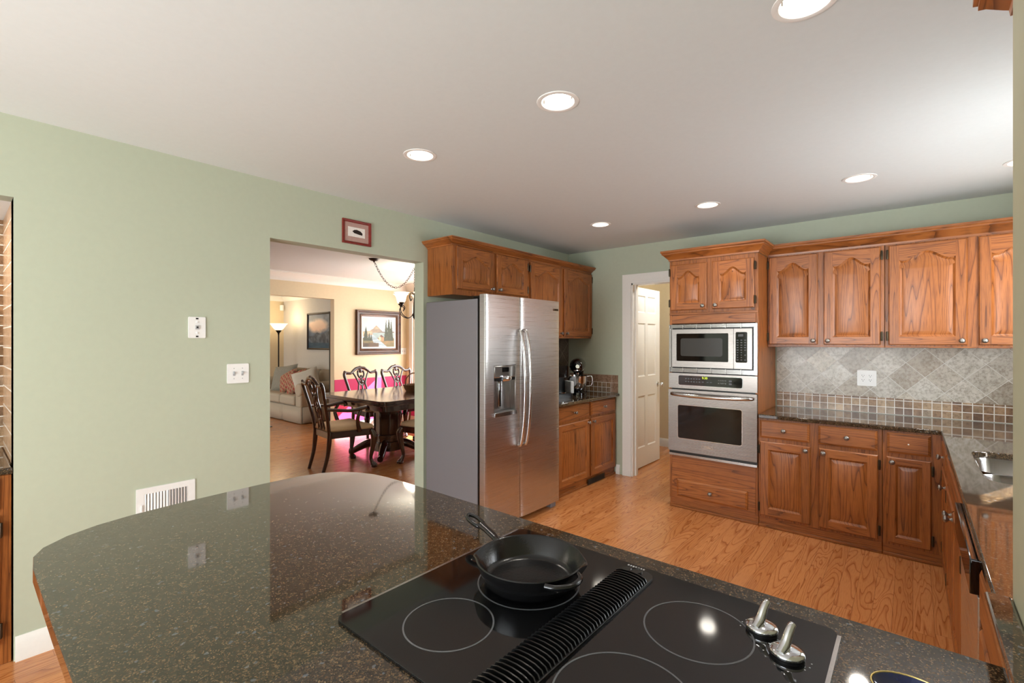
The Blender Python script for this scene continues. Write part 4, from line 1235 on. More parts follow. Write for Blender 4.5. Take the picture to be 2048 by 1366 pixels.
# framed picture over the doorway
def frame_rect(b, w, h, fw, th, prof=None):
    """mitred picture frame around (w x h), front towards -y"""
    prof = prof or [(0.0, 0.0), (0.0, th), (0.25, th * 1.0), (0.75, th * 0.8), (1.0, th * 0.55), (1.0, 0.0)]
    rows = []
    cs = [(-w / 2, -h / 2), (w / 2, -h / 2), (w / 2, h / 2), (-w / 2, h / 2)]
    dirs = [(1, 1), (-1, 1), (-1, -1), (1, -1)]
    for (x, z), (dx, dz) in zip(cs + cs[:1], dirs + dirs[:1]):
        rows.append([(x + dx * q * fw, -p, z + dz * q * fw) for q, p in prof])
    for k in range(4): b.grid([rows[k], rows[k + 1]], 'x' if k % 2 == 0 else 'z', b.off(), closed=True)
    return b
pf = thing('framed_print', 'small red-framed print hung above the doorway on the green wall', 'picture'); place_on_left(pf, 1.895, 2.212)
frame_rect(MB(), 0.228, 0.172, 0.018, 0.014).build('frame', M['redmat'], pf, smooth=20)
b = MB(); b.box(-0.097, 0.097, -0.004, 0.0, -0.069, 0.069); b.build('mat_board', M['rose'], pf)
b = MB(); b.box(-0.070, 0.066, -0.005, -0.004, -0.032, 0.036); b.build('paper', M['paper'], pf)
b = MB()
b.prism([(-0.036, 0.006), (-0.02, -0.006), (0.02, -0.012), (0.044, -0.014), (0.046, 0.0), (0.03, 0.014), (0.0, 0.021), (-0.02, 0.018)], 0.0, 0.0006, tf=FR(-0.005)); b.build('drawn_shape', M['wrought'], pf)

# ------------------------------------------------------------------ recessed lights
def can_light(x, y, label):
    r = thing('recessed_light', label, 'ceiling light', (x, y, HC), 0, 'recessed ceiling lights')
    b = MB(); b.lathe([(CR - 0.003, 0.002), (CR - 0.002, -0.003), (CR + 0.006, -0.005), (CR + 0.016, -0.003), (CR + 0.017, -0.0004), (CR - 0.003, -0.0004)], (0, 0, 0), 'z', 40, cap=False)
    b.build('trim_ring', M['can'], r, smooth=50)
    b = MB(); b.grid([[(q * math.cos(2 * PI * k / 32), q * math.sin(2 * PI * k / 32), z) for k in range(32)] for q, z in ((CR - 0.003, -0.001), (CR - 0.006, 0.03), (CR - 0.014, 0.075))], closed=True); b.build('reflector', M['can'], r, smooth=60)
    b = MB(); b.lathe([(0.060, 0.07), (0.060, 0.062), (0.052, 0.050), (0.03, 0.042), (0.0, 0.040)], (0, 0, 0), 'z', 28); b.build('bulb', M['lens'], r, smooth=60)
    for a in (20, 200):
        c_, s_ = math.cos(R(a)), math.sin(R(a))
        b = MB(); b.box((CR - 0.012) * c_ - 0.0015, (CR - 0.012) * c_ + 0.0015, (CR - 0.012) * s_ - 0.0015, (CR - 0.012) * s_ + 0.0015, 0.002, 0.016); b.build('clip', M['hinge'], r)
    light('recessed_lamp', 'SPOT', (x, y, HC - 0.012), 14, (1.0, 0.93, 0.84), (0, 0, 0), spot_size=R(130), spot_blend=0.7, shadow_soft_size=0.05).parent = None
    return r
CL = ['recessed ceiling light nearest the viewer, cut by the top edge', 'recessed ceiling light above the peninsula, middle of the near row', 'recessed ceiling light nearest the green doorway wall, end of the near row', 'recessed ceiling light in front of the right wall cabinets, far row', 'recessed ceiling light in front of the oven cabinet, middle of the far row', 'recessed ceiling light nearest the refrigerator, end of the far row', 'recessed ceiling light half hidden behind the near wall end']
for (x, y), lb in zip(CANS, CL): can_light(x, y, lb)

# ------------------------------------------------------------------ pantry door
dr = thing('door_1', 'white six-panel pantry door standing open', 'door', (-2.338, 4.80, 0.012), R(90))
dr['kind'] = 'structure'
DWD, DH, DT = 0.735, 2.02, 0.035
b = MB()
pans = []
for cx in ((0.115, 0.335), (0.40, 0.62)):
    for cz in ((0.22, 0.80), (1.02, 1.62), (1.74, 1.93)): pans.append((cx[0], cx[1], cz[0], cz[1]))
for yy, sgn in ((0.0, 1), (DT, -1)):
    b2 = [(0, 0), (DWD, 0), (DWD, DH), (0, DH)]
    loops = [b2] + [[(p[0], p[2]), (p[1], p[2]), (p[1], p[3]), (p[0], p[3])] for p in pans]
    flat = [q for l in loops for q in l]
    for tr in tessellate_polygon([[Vector((q[0], q[1], 0)) for q in l] for l in loops]): b.face([(flat[i][0], yy, flat[i][1]) for i in tr])
    for p in pans:
        L0 = [(p[0], p[2]), (p[1], p[2]), (p[1], p[3]), (p[0], p[3])]
        rg = [(L0, 0), (inset(L0, 0.010), 0.008), (inset(L0, 0.018), 0.009), (inset(L0, 0.042), 0.003)]
        for (pa, da), (pb_, db) in zip(rg, rg[1:]):
            for k in range(4):
                j = (k + 1) % 4
                b.face([(pa[k][0], yy + sgn * da, pa[k][1]), (pa[j][0], yy + sgn * da, pa[j][1]), (pb_[j][0], yy + sgn * db, pb_[j][1]), (pb_[k][0], yy + sgn * db, pb_[k][1])])
        b.face([(q[0], yy + sgn * 0.003, q[1]) for q in rg[-1][0]])
for (a, c) in (((0, 0), (DWD, 0)), ((DWD, 0), (DWD, DH)), ((DWD, DH), (0, DH)), ((0, DH), (0, 0))): b.face([(a[0], 0, a[1]), (c[0], 0, c[1]), (c[0], DT, c[1]), (a[0], DT, a[1])])
b.build('door_leaf', M['white'], dr, smooth=20)
b = MB(); b.lathe([(0.03, 0), (0.03, 0.006), (0.010, 0.012), (0.010, 0.035), (0.024, 0.045), (0.028, 0.058), (0.022, 0.068), (0.0, 0.07)], (DWD - 0.06, 0.0, 0.905), '-y', 20); b.build('door_knob', M['chrome'], dr, smooth=50)
for z in (0.2, 1.0, 1.82):
    b = MB(); b.lathe([(0.006, -0.045), (0.006, 0.045)], (-0.006, 0.004, z), 'z', 10); b.build('hinge', M['pewter'], dr)
# pantry shelf seen through the slit beside the door
ps = thing('pantry_shelf', 'white wire pantry shelving seen through the slit beside the open door', 'shelf', (-3.19, 5.3, 0))
b = MB()
for z in (0.35, 0.75, 1.15, 1.55, 1.92): b.box(0, 0.40, -0.48, 0.6, z, z + 0.02)
b.build('shelf_boards', M['white'], ps)
b = MB()
for y in (-0.48, 0.58): b.box(0.38, 0.40, y, y + 0.02, 0, 1.94); b.box(0, 0.02, y, y + 0.02, 0, 1.94)
b.build('uprights', M['white'], ps)
cols = [((190, 60, 40), 'red'), ((60, 110, 70), 'green'), ((40, 44, 60), 'dark blue'), ((214, 180, 120), 'tan'), ((220, 214, 204), 'pale')]
for k, (z, (rgb, nm)) in enumerate(zip((1.57, 1.17, 0.77, 0.37, 1.57), cols)):
    b = MB(); b.box(-0.07, 0.07, -0.16, 0.16, 0, 0.26 if k % 2 else 0.20)
    o = tag(b.build('food_carton', plain('carton_' + nm.replace(' ', '_'), rgb, 0.6), bevel=0.003), nm + ' food carton on the pantry shelving beside the open door', 'carton')
    o.location = (-2.90, 5.02 if k < 4 else 5.42, z + 0.0005)

# ------------------------------------------------------------------ dining room
MH = M['mahogany']
def dining_chair(label, arms, loc, rz, name='dining_chair'):
    """front towards +y"""
    t = thing(name, label, 'chair', loc, rz, 'carved dining chairs')
    b = MB()
    seat = [(-0.27, 0.26), (-0.20, -0.22), (0.20, -0.22), (0.27, 0.26)]
    rows = []
    cx, cy = 0.0, 0.02
    outl = []
    for k in range(4):
        p, q = Vector(seat[k]), Vector(seat[(k + 1) % 4])
        for j in range(5): outl.append(p.lerp(q, j / 5))
    for f, z in ((0.90, 0.44), (1.0, 0.452), (1.005, 0.470), (0.95, 0.492), (0.75, 0.510), (0.4, 0.518), (0.01, 0.52)):
        rows.append([(cx + (p.x - cx) * f, cy + (p.y - cy) * f, z) for p in outl])
    b.grid(rows, closed=True); b.face(list(reversed(rows[0])))
    b.build('seat', M['seatfab'], t, smooth=60)
    b = MB()
    for k in range(4):
        p, q = Vector(seat[k]), Vector(seat[(k + 1) % 4])
        d = (q - p).normalized(); n_ = Vector((-d.y, d.x)) * 0.028
        c4 = [(p.x, p.y), (p.x + n_.x, p.y + n_.y), (q.x + n_.x, q.y + n_.y), (q.x, q.y)]
        b.prism(c4, 0.375, 0.445)
    b.build('seat_frame', MH, t, bevel=0.006)
    for sx_ in (-1, 1):
        b = MB()
        b.tube([(sx_ * 0.252, 0.242, 0.43), (sx_ * 0.272, 0.268, 0.36), (sx_ * 0.262, 0.258, 0.24), (sx_ * 0.246, 0.240, 0.12), (sx_ * 0.256, 0.252, 0.055), (sx_ * 0.266, 0.264, 0.028), (sx_ * 0.266, 0.264, 0.004)], [0.034, 0.042, 0.030, 0.019, 0.022, 0.034, 0.026], 12)
        for a in (30, 90, 150): b.tube([(sx_ * 0.262 + 0.014 * math.cos(R(a)), 0.258 + 0.016 * math.sin(R(a)), 0.06), (sx_ * 0.266 + 0.034 * math.cos(R(a)), 0.264 + 0.034 * math.sin(R(a)), 0.030), (sx_ * 0.266 + 0.036 * math.cos(R(a)), 0.264 + 0.036 * math.sin(R(a)), 0.006)], [0.007, 0.009, 0.006], 6)
        b.build('leg', MH, t, smooth=60)
        b = MB()
        b.tube([(sx_ * 0.192, -0.21, 0.45), (sx_ * 0.192, -0.215, 0.34), (sx_ * 0.190, -0.235, 0.18), (sx_ * 0.186, -0.285, 0.0)], [0.026, 0.026, 0.022, 0.018], 8)
        b.build('leg', MH, t, smooth=60)
    # back: stiles and yoke crest
    b = MB()
    B = lambda x, z: (x, -0.215 - 0.24 * max(0, z - 0.45) ** 1.15, z)
    for sx_ in (-1, 1):
        b.tube([B(sx_ * 0.192, 0.42), B(sx_ * 0.200, 0.55), B(sx_ * 0.222, 0.70), B(sx_ * 0.258, 0.86), B(sx_ * 0.272, 0.93), B(sx_ * 0.258, 0.963), B(sx_ * 0.215, 0.958), B(sx_ * 0.165, 0.955), B(sx_ * 0.125, 0.985), B(sx_ * 0.07, 1.020), B(0, 1.030)], [0.026, 0.024, 0.022, 0.022, 0.024, 0.026, 0.022, 0.020, 0.022, 0.024, 0.024], 10, flat=(Vector((0, 1, 0)), 0.75))
        b.tube([B(sx_ * 0.24, 0.97), B(sx_ * 0.262, 0.985), B(sx_ * 0.275, 0.97)], [0.012, 0.015, 0.010], 8)
    b.tube([B(-0.05, 1.025), B(0, 1.043), B(0.05, 1.025)], [0.012, 0.018, 0.012], 8)
    b.build('back_frame', MH, t, smooth=60)
    # carved splat: vase outline, scrolls and flowers
    b = MB()
    for sx_ in (-1, 1):
        b.tube([B(sx_ * 0.075, 0.46), B(sx_ * 0.070, 0.52), B(sx_ * 0.050, 0.58), B(sx_ * 0.072, 0.66), B(sx_ * 0.066, 0.74), B(sx_ * 0.056, 0.80), B(sx_ * 0.085, 0.88), B(sx_ * 0.115, 0.94), B(sx_ * 0.135, 0.962)], [0.018, 0.016, 0.014, 0.016, 0.014, 0.014, 0.015, 0.015, 0.014], 8, flat=(Vector((0, 1, 0)), 0.6))
        b.tube([B(sx_ * 0.012, 0.62), B(sx_ * 0.045, 0.66), B(sx_ * 0.040, 0.71), B(sx_ * 0.010, 0.70)], 0.010, 6)
        b.tube([B(sx_ * 0.010, 0.77), B(sx_ * 0.040, 0.80), B(sx_ * 0.030, 0.85), B(sx_ * 0.006, 0.84)], 0.010, 6)
        b.tube([B(sx_ * 0.04, 0.99), B(sx_ * 0.052, 0.94), B(sx_ * 0.034, 0.89), B(sx_ * 0.006, 0.875)], [0.016, 0.015, 0.014, 0.012], 8)
    b.tube([B(0, 0.46), B(0, 0.60), B(0, 0.75), B(0, 0.88)], [0.034, 0.014, 0.014, 0.012], 8, flat=(Vector((0, 1, 0)), 0.5))
    for z, r_ in ((0.56, 0.030), (0.685, 0.026), (0.815, 0.026), (0.90, 0.022), (0.985, 0.030)):
        p = B(0, z)
        b.lathe([(r_, 0.004), (r_ * 1.1, 0.010), (r_ * 0.7, 0.018), (r_ * 0.45, 0.016), (0.0, 0.024)], (p[0], p[1] + 0.004, p[2]), '-y', 10)
        b.lathe([(r_, 0.004), (r_ * 1.1, 0.010), (r_ * 0.7, 0.018), (r_ * 0.45, 0.016), (0.0, 0.024)], (p[0], p[1] - 0.004, p[2]), 'y', 10)
    b.build('splat', MH, t, smooth=60)
    if arms:
        for sx_ in (-1, 1):
            b = MB()
            b.tube([B(sx_ * 0.222, 0.70), (sx_ * 0.262, -0.17, 0.690), (sx_ * 0.298, -0.02, 0.675), (sx_ * 0.300, 0.10, 0.690), (sx_ * 0.290, 0.165, 0.694), (sx_ * 0.278, 0.190, 0.668), (sx_ * 0.282, 0.160, 0.655)], [0.018, 0.018, 0.020, 0.022, 0.022, 0.018, 0.012], 10)
            b.tube([(sx_ * 0.292, 0.10, 0.68), (sx_ * 0.300, 0.06, 0.60), (sx_ * 0.276, 0.07, 0.52), (sx_ * 0.258, 0.10, 0.43)], [0.018, 0.020, 0.022, 0.026], 10)
            b.build('arm', MH, t, smooth=60)
    return t
ac = dining_chair('carved mahogany armchair at the head of the dining table, its back to the viewer', True, (-4.965, 2.87, 0), R(-6))
c1 = dining_chair('carved mahogany dining chair on the far table side, nearer the living room opening', False, (-6.02, 3.99, 0), R(-90))
copy_tree(c1, (-6.02, 4.63, 0), R(-90), 'carved mahogany dining chair on the far table side, nearer the window wall')
copy_tree(c1, (-4.30, 3.66, 0), R(90), 'dining chair on the near table side cut off by the doorway jamb')

tb = thing('dining_table', 'polished dark mahogany dining table on carved pedestals', 'table', (-5.12, 4.10, 0))
TX, TY = 0.70, 1.04
b = MB()
for i_, z0, z1 in ((0.0, 0.738, 0.762), (0.012, 0.722, 0.738), (0.004, 0.704, 0.722)): b.prism(rrect(-TX + i_, TX - i_, -TY + i_, TY - i_, 0.10, 8), z0, z1, g='y')
b.build('tabletop', MH, tb, bevel=0.005, segs=2)
b = MB(); b.prism(rrect(-TX + 0.07, TX - 0.07, -TY + 0.07, TY - 0.07, 0.06), 0.635, 0.704, [rrect(-TX + 0.095, TX - 0.095, -TY + 0.095, TY - 0.095, 0.05)], g='y'); b.build('apron', MH, tb, bevel=0.003)
for py in (-0.50, 0.50):
    b = MB()
    def octo(r, n=8): return [(r * math.cos(2 * PI * (k + 0.5) / n), py + r * math.sin(2 * PI * (k + 0.5) / n)) for k in range(n)]
    for r, z0, z1 in ((0.20, 0.60, 0.70), (0.175, 0.54, 0.60), (0.155, 0.26, 0.54), (0.185, 0.22, 0.26), (0.165, 0.17, 0.22), (0.19, 0.06, 0.17)): b.prism(octo(r), z0, z1, g='z')
    for k in range(8):
        a = 2 * PI * (k + 0.5) / 8
        b.tube([(0.155 * math.cos(a), py + 0.155 * math.sin(a), 0.27), (0.158 * math.cos(a), py + 0.158 * math.sin(a), 0.53)], 0.014, 8)
    pd = b.build('pedestal', MH, tb, bevel=0.004)
    for a in (45, 135, 225, 315):
        c_, s_ = math.cos(R(a)), math.sin(R(a))
        b = MB(); b.tube([(0.13 * c_, py + 0.13 * s_, 0.15), (0.24 * c_, py + 0.24 * s_, 0.135), (0.34 * c_, py + 0.34 * s_, 0.09), (0.42 * c_, py + 0.42 * s_, 0.045), (0.47 * c_, py + 0.47 * s_, 0.040)], [0.055, 0.052, 0.045, 0.036, 0.036], 10)
        b.build('pedestal_foot', MH, pd, smooth=60)
bk = thing('wicker_basket', 'brown wicker basket on the dining table, cut off by the doorway jamb', 'basket', (-5.12, 4.02, 0.7625))
b = MB()
b.lathe([(0.0, 0.0), (0.10, 0.0), (0.125, 0.04), (0.14, 0.09), (0.135, 0.09), (0.12, 0.045), (0.0, 0.012)], (0, 0, 0), 'z', 28); b.build('body', M['wicker'], bk, smooth=40)
b = MB(); b.tube([(0, -0.135, 0.085), (0, -0.12, 0.17), (0, -0.06, 0.225), (0, 0, 0.24), (0, 0.06, 0.225), (0, 0.12, 0.17), (0, 0.135, 0.085)], 0.009, 8); b.build('handle', M['wicker'], bk, smooth=60)

def paint_canvas(w, h, fn, nx=110, nz=90):
    b = MB(); b.grid([[(-w / 2 + w * i / nx, 0, -h / 2 + h * j / nz) for i in range(nx + 1)] for j in range(nz + 1)])
    return b
def colour_mesh(o, w, h, fn):
    me = o.data
    at = me.color_attributes.new('paint', 'FLOAT_COLOR', 'POINT')
    for i, v in enumerate(me.vertices):
        at.data[i].color = lin(fn(v.co.x / w + 0.5, v.co.z / h + 0.5))
def vn(x, y, s=0):
    def h(i, j): 
        q = math.sin(i * 127.1 + j * 311.7 + s * 74.7) * 43758.5453
        return q - math.floor(q)
    i, j = math.floor(x), math.floor(y); fx, fy = x - i, y - j
    fx, fy = fx * fx * (3 - 2 * fx), fy * fy * (3 - 2 * fy)
    return (h(i, j) * (1 - fx) + h(i + 1, j) * fx) * (1 - fy) + (h(i, j + 1) * (1 - fx) + h(i + 1, j + 1) * fx) * fy
def fbm(x, y, s=0): return vn(x, y, s) * 0.55 + vn(x * 2.1, y * 2.1, s + 1) * 0.3 + vn(x * 4.3, y * 4.3, s + 2) * 0.15
mixc = lambda a, b_, t: tuple(a[k] + (b_[k] - a[k]) * max(0, min(1, t)) for k in range(3))
def landscape(u, v):
    n = fbm(u * 8, v * 8)
    c = mixc((150, 176, 186), (206, 210, 204), v * 0.4 + n * 0.8 - 0.1)
    ridge = 0.52 + 0.20 * max(0, 1 - abs(u - 0.42) / 0.20) + 0.05 * fbm(u * 12, 1, 3)
    if v < ridge and v > 0.36: c = mixc((120, 112, 104), (206, 176, 140), fbm(u * 9, v * 14, 5) * 1.4 - 0.3 + (0.42 - u))
    if v < 0.50 and u > 0.3: c = mixc((126, 144, 140), (160, 176, 176), fbm(u * 7, v * 10, 7))
    if v < 0.30 + 0.03 * n: c = mixc((96, 92, 54), (150, 118, 76), fbm(u * 10, v * 16, 9))
    rv = 0.36 + (0.30 - v) * 0.75
    if v < 0.42 and abs(u - rv) < 0.06 + (0.42 - v) * 0.28: c = mixc((120, 140, 150), (196, 204, 206), fbm(u * 6, v * 30, 11))
    for tu, th, tw in ((0.10, 0.70, 0.10), (0.20, 0.48, 0.07), (0.26, 0.44, 0.05), (0.73, 0.99, 0.08), (0.82, 1.02, 0.11), (0.90, 0.96, 0.08)):
        if 0.22 < v < th and abs(u - tu) < tw * (1 - (v - 0.22) / (th - 0.20)) * (0.55 + 0.6 * fbm(u * 40, v * 30, 13)): c = mixc((40, 48, 34), (84, 84, 52), fbm(u * 30, v * 30, 15))
    if 0.50 < u < 0.66 and 0.22 < v < 0.44:
        c = (182, 132, 96) if v < 0.34 else c
        if 0.34 <= v < 0.34 + 0.09 * (1 - abs(u - 0.58) / 0.085): c = (104, 72, 58)
        if u < 0.56 and v < 0.36: c = (226, 190, 146)
    if v < 0.12 + 0.05 * fbm(u * 8, 2, 17) and u < 0.5: c = mixc((58, 44, 28), (110, 84, 50), n)
    return c
lp_ = thing('framed_landscape', 'framed landscape painting of a mountain and cottage on the cream dining wall', 'painting', (XD + 0.001, 4.745, 1.575), R(90))
frame_rect(MB(), 0.885, 0.745, 0.105, 0.05, [(0, 0), (0, 0.035), (0.1, 0.05), (0.25, 0.046), (0.35, 0.034), (0.62, 0.030), (0.7, 0.036), (0.78, 0.030), (1.0, 0.02), (1.0, 0)]).build('frame', M['walnut'], lp_, smooth=20)
frame_rect(MB(), 0.68, 0.54, 0.028, 0.02).build('liner', M['paper'], lp_, smooth=20)
o = paint_canvas(0.63, 0.49, None).build('canvas', M['canvas'], lp_); o.location = (0, -0.012, 0); colour_mesh(o, 0.63, 0.49, landscape)
def storm(u, v):
    n = fbm(u * 6, v * 7, 21)
    c = mixc((52, 66, 88), (104, 122, 142), n * 1.3 - 0.1)
    d_ = ((u - 0.38) / 0.42) ** 2 + ((v - 0.66) / 0.22) ** 2
    if d_ < 0.6 + n: c = mixc(c, (226, 186, 160), (1.2 - d_) * 1.3 * (0.4 + n))
    rr = 0.34 + 0.30 * max(0, u - 0.35) + 0.12 * max(0, 1 - abs(u - 0.35) / 0.14)
    if v < rr + 0.04 * n: c = mixc((48, 58, 72), (120, 132, 144), fbm(u * 14 + v * 6, v * 9 - u * 5, 23) * 1.5 - 0.35)
    if v < 0.16: c = mixc((40, 66, 88), (70, 100, 118), fbm(u * 8, v * 20, 25))
    return c
st_ = thing('framed_painting', 'dark-framed painting of a pink cloud over grey-blue mountains above the sofa', 'painting', (-9.38, YL - 0.001, 1.635), 0)
frame_rect(MB(), 1.10, 0.77, 0.035, 0.035).build('frame', M['bronze'], st_, smooth=20)
o = paint_canvas(1.04, 0.71, None).build('canvas', M['canvas'], st_); o.location = (0, -0.012, 0); colour_mesh(o, 1.04, 0.71, storm)

# chandelier
CX, CY = -5.10, 4.02
ch = thing('chandelier', 'wrought iron chandelier with lit glass bell shades hung over the dining table', 'chandelier', (CX, CY, 1.75))
b = MB(); b.tube([(0, 0, 0.0), (0, 0, 0.05), (0, 0, 0.25), (0, 0, 0.40)], [0.012, 0.02, 0.012, 0.008], 10); b.lathe([(0.0, -0.03), (0.02, -0.01), (0.028, 0.02), (0.02, 0.05), (0.0, 0.06)], (0, 0, 0), 'z', 14); b.build('stem', M['wrought'], ch, smooth=60)
for k in range(5):
    a = R(200 + k * 72)
    c_, s_ = math.cos(a), math.sin(a)
    q = lambda r, z: (r * c_, r * s_, z)
    b = MB(); b.tube([q(0.015, 0.06), q(0.06, 0.005), q(0.12, -0.01), q(0.20, 0.03), q(0.235, 0.10), q(0.20, 0.15), q(0.165, 0.12), q(0.18, 0.085)], 0.006, 8); b.tube([q(0.215, 0.13), q(0.215, 0.17)], [0.006, 0.02], 8); b.lathe([(0.008, 0.0), (0.032, 0.012), (0.034, 0.03), (0.0, 0.03)], q(0.215, 0.158), 'z', 14)
    b.tube([q(0.012, 0.30), q(0.05, 0.33), q(0.08, 0.28), q(0.06, 0.22), q(0.04, 0.25)], 0.005, 6)
    am = b.build('arm', M['wrought'], ch, smooth=60)
    b = MB(); p = q(0.215, 0.188)
    b.grid([[(p[0] + r * math.cos(2 * PI * j / 24), p[1] + r * math.sin(2 * PI * j / 24), p[2] + z) for j in range(24)] for r, z in ((0.032, 0.0), (0.046, 0.012), (0.056, 0.05), (0.066, 0.09), (0.085, 0.118), (0.104, 0.128))], closed=True)
    b.build('shade', M['shade'], am, smooth=60)
light('chandelier_lamp', 'POINT', (CX, CY, 2.16), 14, (1.0, 0.86, 0.66), shadow_soft_size=0.15)
def chain(b, pts, ll=0.042):
    P = [Vector(p) for p in pts]
    acc = []
    for k in range(len(P) - 1):
        n = 24
        for j in range(n): acc.append(P[k].lerp(P[k + 1], j / n))
    acc.append(P[-1])
    out = [acc[0]]; run = 0
    for k in range(1, len(acc)):
        run += (acc[k] - acc[k - 1]).length
        if run >= ll * 0.8: out.append(acc[k]); run = 0
    for k in range(len(out) - 1):
        m_ = (out[k] + out[k + 1]) / 2; d = (out[k + 1] - out[k]).normalized()
        u = d.cross(Vector((0, 0, 1)) if abs(d.z) < 0.95 else Vector((1, 0, 0))).normalized()
        if k % 2: u = d.cross(u).normalized()
        b.tube([m_ + d * (ll / 2 * math.cos(t)) + u * (0.011 * math.sin(t)) for t in [2 * PI * j / 10 for j in range(10)]], 0.0028, 5, sub=1, closed=True)
A0, A1 = Vector((-5.05 - CX, 3.36 - CY, HC - 1.75 - 0.03)), Vector((0, 0, HC - 1.75 - 0.02))
sw = [A0.lerp(A1, t) + Vector((0, 0, -0.30 * 4 * t * (1 - t))) for t in [k / 12 for k in range(13)]]
b = MB(); chain(b, sw); chain(b, [A1, Vector((0, 0, 0.40))]); b.build('chain', M['wrought'], ch, smooth=60)
b = MB(); b.lathe([(0.004, -0.045), (0.012, -0.03), (0.04, -0.022), (0.062, -0.006), (0.064, 0.0)], (-5.05 - CX, 3.36 - CY, HC - 1.75 - 0.0005), 'z', 24); b.build('canopy', M['wrought'], ch, smooth=50)

# ------------------------------------------------------------------ living room
so = thing('sofa', 'beige skirted sofa with rolled arms in the living room, below the dark-framed painting', 'sofa', (-9.08, 4.42, 0))
# front towards -y; x -1.08..1.08
def cushion(x0, x1, y0, y1, z0, z1, r, name, mat, par, rot=None, pivot=None):
    b = MB(); b.box(x0, x1, y0, y1, z0, z1)
    o = b.build(name, mat, par, bevel=r, segs=4, smooth=60)
    return o
b = MB(); b.box(-1.02, 1.02, -0.50, 0.48, 0.06, 0.30); b.build('base', M['sofa'], so, bevel=0.02)
b = MB()
pl_ = []
for k in range(61):
    x = -1.08 + 2.16 * k / 60
    w_ = 0.0 if (k % 20) not in (0, 1, 19) else 0.025
    pl_.append((x, -0.545 + w_ * 0.8))
rows = [[(x, y, z) for x, y in pl_] for z in (0.012, 0.29)]
b.grid(rows)
for xs_ in (-1.08, 1.08): b.grid([[(xs_, -0.545, z), (xs_, -0.1, z), (xs_ - math.copysign(0.02, xs_), -0.06, z), (xs_, -0.02, z), (xs_, 0.48, z)] for z in (0.012, 0.29)])
o = b.build('skirt', M['sofa'], so, smooth=40); sm_ = o.modifiers.new('thick', 'SOLIDIFY'); sm_.thickness = 0.012
for k in range(3): cushion(-0.86 + k * 0.574, -0.292 + k * 0.574, -0.56, 0.22, 0.30, 0.47, 0.045, 'seat_cushion', M['sofa'], so)
cushion(-1.0, 1.0, 0.24, 0.49, 0.28, 0.80, 0.07, 'back', M['sofab'], so)
for k in range(3):
    o = cushion(-0.85 + k * 0.574, -0.296 + k * 0.574, -0.10, 0.10, 0.0, 0.44, 0.075, 'back_cushion', M['sofab'], so); o.location = (0, 0.18, 0.45); o.rotation_euler = (R(-14), 0, 0)
for s_ in (-1, 1):
    b = MB(); b.box(s_ * 0.97 - 0.10, s_ * 0.97 + 0.10, -0.54, 0.48, 0.28, 0.56)
    b.tube([(s_ * 0.985, -0.555, 0.58), (s_ * 0.985, -0.3, 0.585), (s_ * 0.985, 0.2, 0.60), (s_ * 0.985, 0.47, 0.60)], 0.118, 20, sub=2)
    b.build('arm', M['sofa'], so, bevel=0.03, segs=3, smooth=50)
def pillow(label, loc, rot, w, h, t, mat, grp='throw pillows on the sofa'):
    b = MB(); n = 14
    for sgn in (-1, 1):
        rows = []
        for j in range(n + 1):
            row = []
            for i in range(n + 1):
                u, v = 2 * i / n - 1, 2 * j / n - 1
                th = t / 2 * (max(0, 1 - u ** 4) * max(0, 1 - v ** 4)) ** 0.6
                pin = 1 - 0.06 * (1 - abs(u * v)) * max(abs(u), abs(v)) ** 2
                row.append((u * w / 2 * pin, sgn * th, v * h / 2 * pin))
            rows.append(row)
        b.grid(rows, flip=sgn > 0)
    o = tag(b.build('throw_pillow', mat, smooth=60), label, 'pillow', grp)
    o.location = loc; o.rotation_euler = rot
    return o
pillow('large grey-green throw pillow leaning at the left of the sofa', (-9.42, 4.24, 0.71), (R(-22), R(-8), R(22)), 0.56, 0.52, 0.18, M['greypillow'])
pillow('red patterned throw pillow beside the grey-green pillow', (-9.06, 4.16, 0.67), (R(-28), R(-26), R(24)), 0.42, 0.42, 0.16, M['redpillow'])
pillow('red patterned throw pillow nearer the sofa arm, beside the ivory pillow', (-8.66, 4.12, 0.67), (R(-28), R(-24), R(24)), 0.44, 0.44, 0.16, M['redpillow'])
pillow('ivory throw pillow leaning on the sofa arm nearest the opening', (-8.24, 4.10, 0.70), (R(-18), R(-18), R(48)), 0.46, 0.46, 0.15, M['whitepillow'])
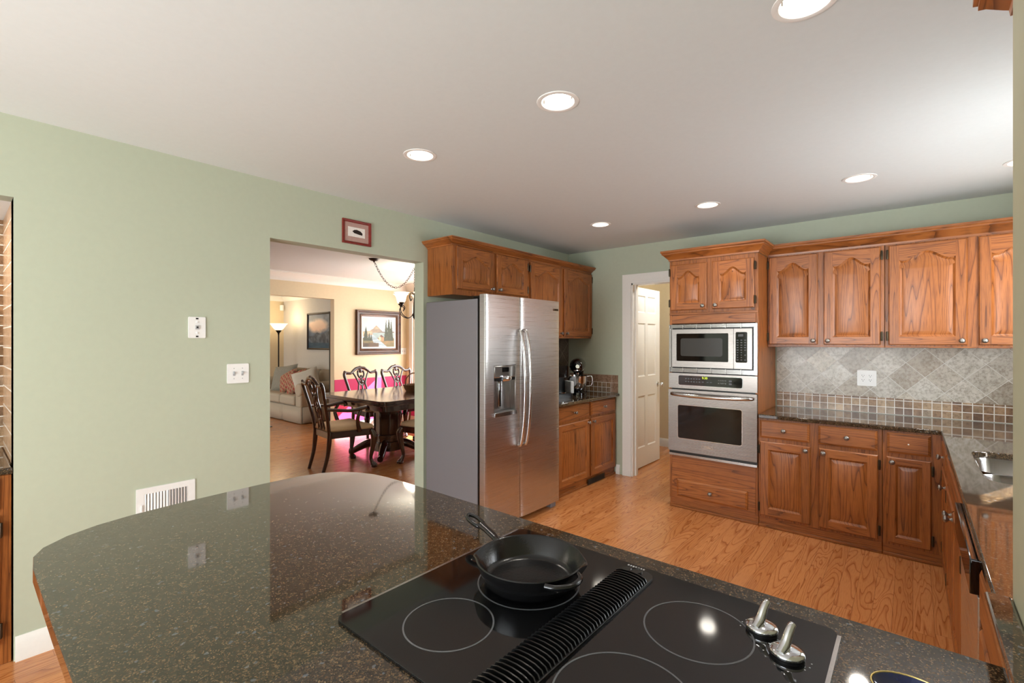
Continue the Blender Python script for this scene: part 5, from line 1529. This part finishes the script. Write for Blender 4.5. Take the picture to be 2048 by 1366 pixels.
fl_ = thing('floor_lamp', 'black torchiere floor lamp with a lit glass bowl behind the sofa end', 'floor lamp', (-10.45, 4.58, 0))
b = MB(); b.lathe([(0.13, 0.0), (0.135, 0.01), (0.12, 0.025), (0.03, 0.035), (0.016, 0.06)], (0, 0, 0), 'z', 24); b.build('base', M['bronze'], fl_, smooth=50)
b = MB(); b.tube([(0, 0, 0.04), (0, 0, 0.8), (0, 0, 1.60)], 0.014, 10, sub=1); b.lathe([(0.014, 1.56), (0.02, 1.60), (0.06, 1.655), (0.065, 1.665), (0.0, 1.665)], (0, 0, 0), 'z', 20); b.build('pole', M['bronze'], fl_, smooth=50)
b = MB(); b.grid([[(r * math.cos(2 * PI * j / 28), r * math.sin(2 * PI * j / 28), z) for j in range(28)] for r, z in ((0.05, 1.66), (0.085, 1.685), (0.12, 1.73), (0.155, 1.785), (0.185, 1.808))], closed=True); b.build('shade', M['torch'], fl_, smooth=60)
light('torchiere_lamp', 'POINT', (-10.45, 4.58, 1.90), 12, (1.0, 0.78, 0.5), shadow_soft_size=0.1)
b = MB(); b.box(-1.1, 1.1, -0.8, 0.8, 0.0, 0.012)
o = tag(b.build('area_rug', M['rug'], bevel=0.003), 'teal and ivory rug on the living room floor in front of the sofa', 'rug'); o.location = (-9.25, 2.67, 0.0005)
ms = MB(); ms.box(-0.035, 0.035, -0.04, 0.04, -0.065, 0.065)
o = tag(ms.build('motion_sensor', M['plate'], bevel=0.012, segs=3), 'small white motion sensor high in the living room corner', 'sensor'); o.location = (XL + 0.07, YL - 0.07, 2.19); o.rotation_euler = (0, 0, R(45))
tc = thing('tall_cabinet', 'tall black cabinet seen edge-on just beyond the living room opening', 'cabinet', (-7.30, 4.10, 0))
b = MB(); b.box(-0.17, 0.17, 0, 0.6, 0.06, 1.90); b.box(-0.15, 0.15, 0.02, 0.6, 0, 0.06); b.build('body', M['black'], tc, bevel=0.006)
b = MB(); b.box(-0.18, 0.18, -0.01, 0.61, 1.90, 1.925); b.build('top', M['black'], tc, bevel=0.006)
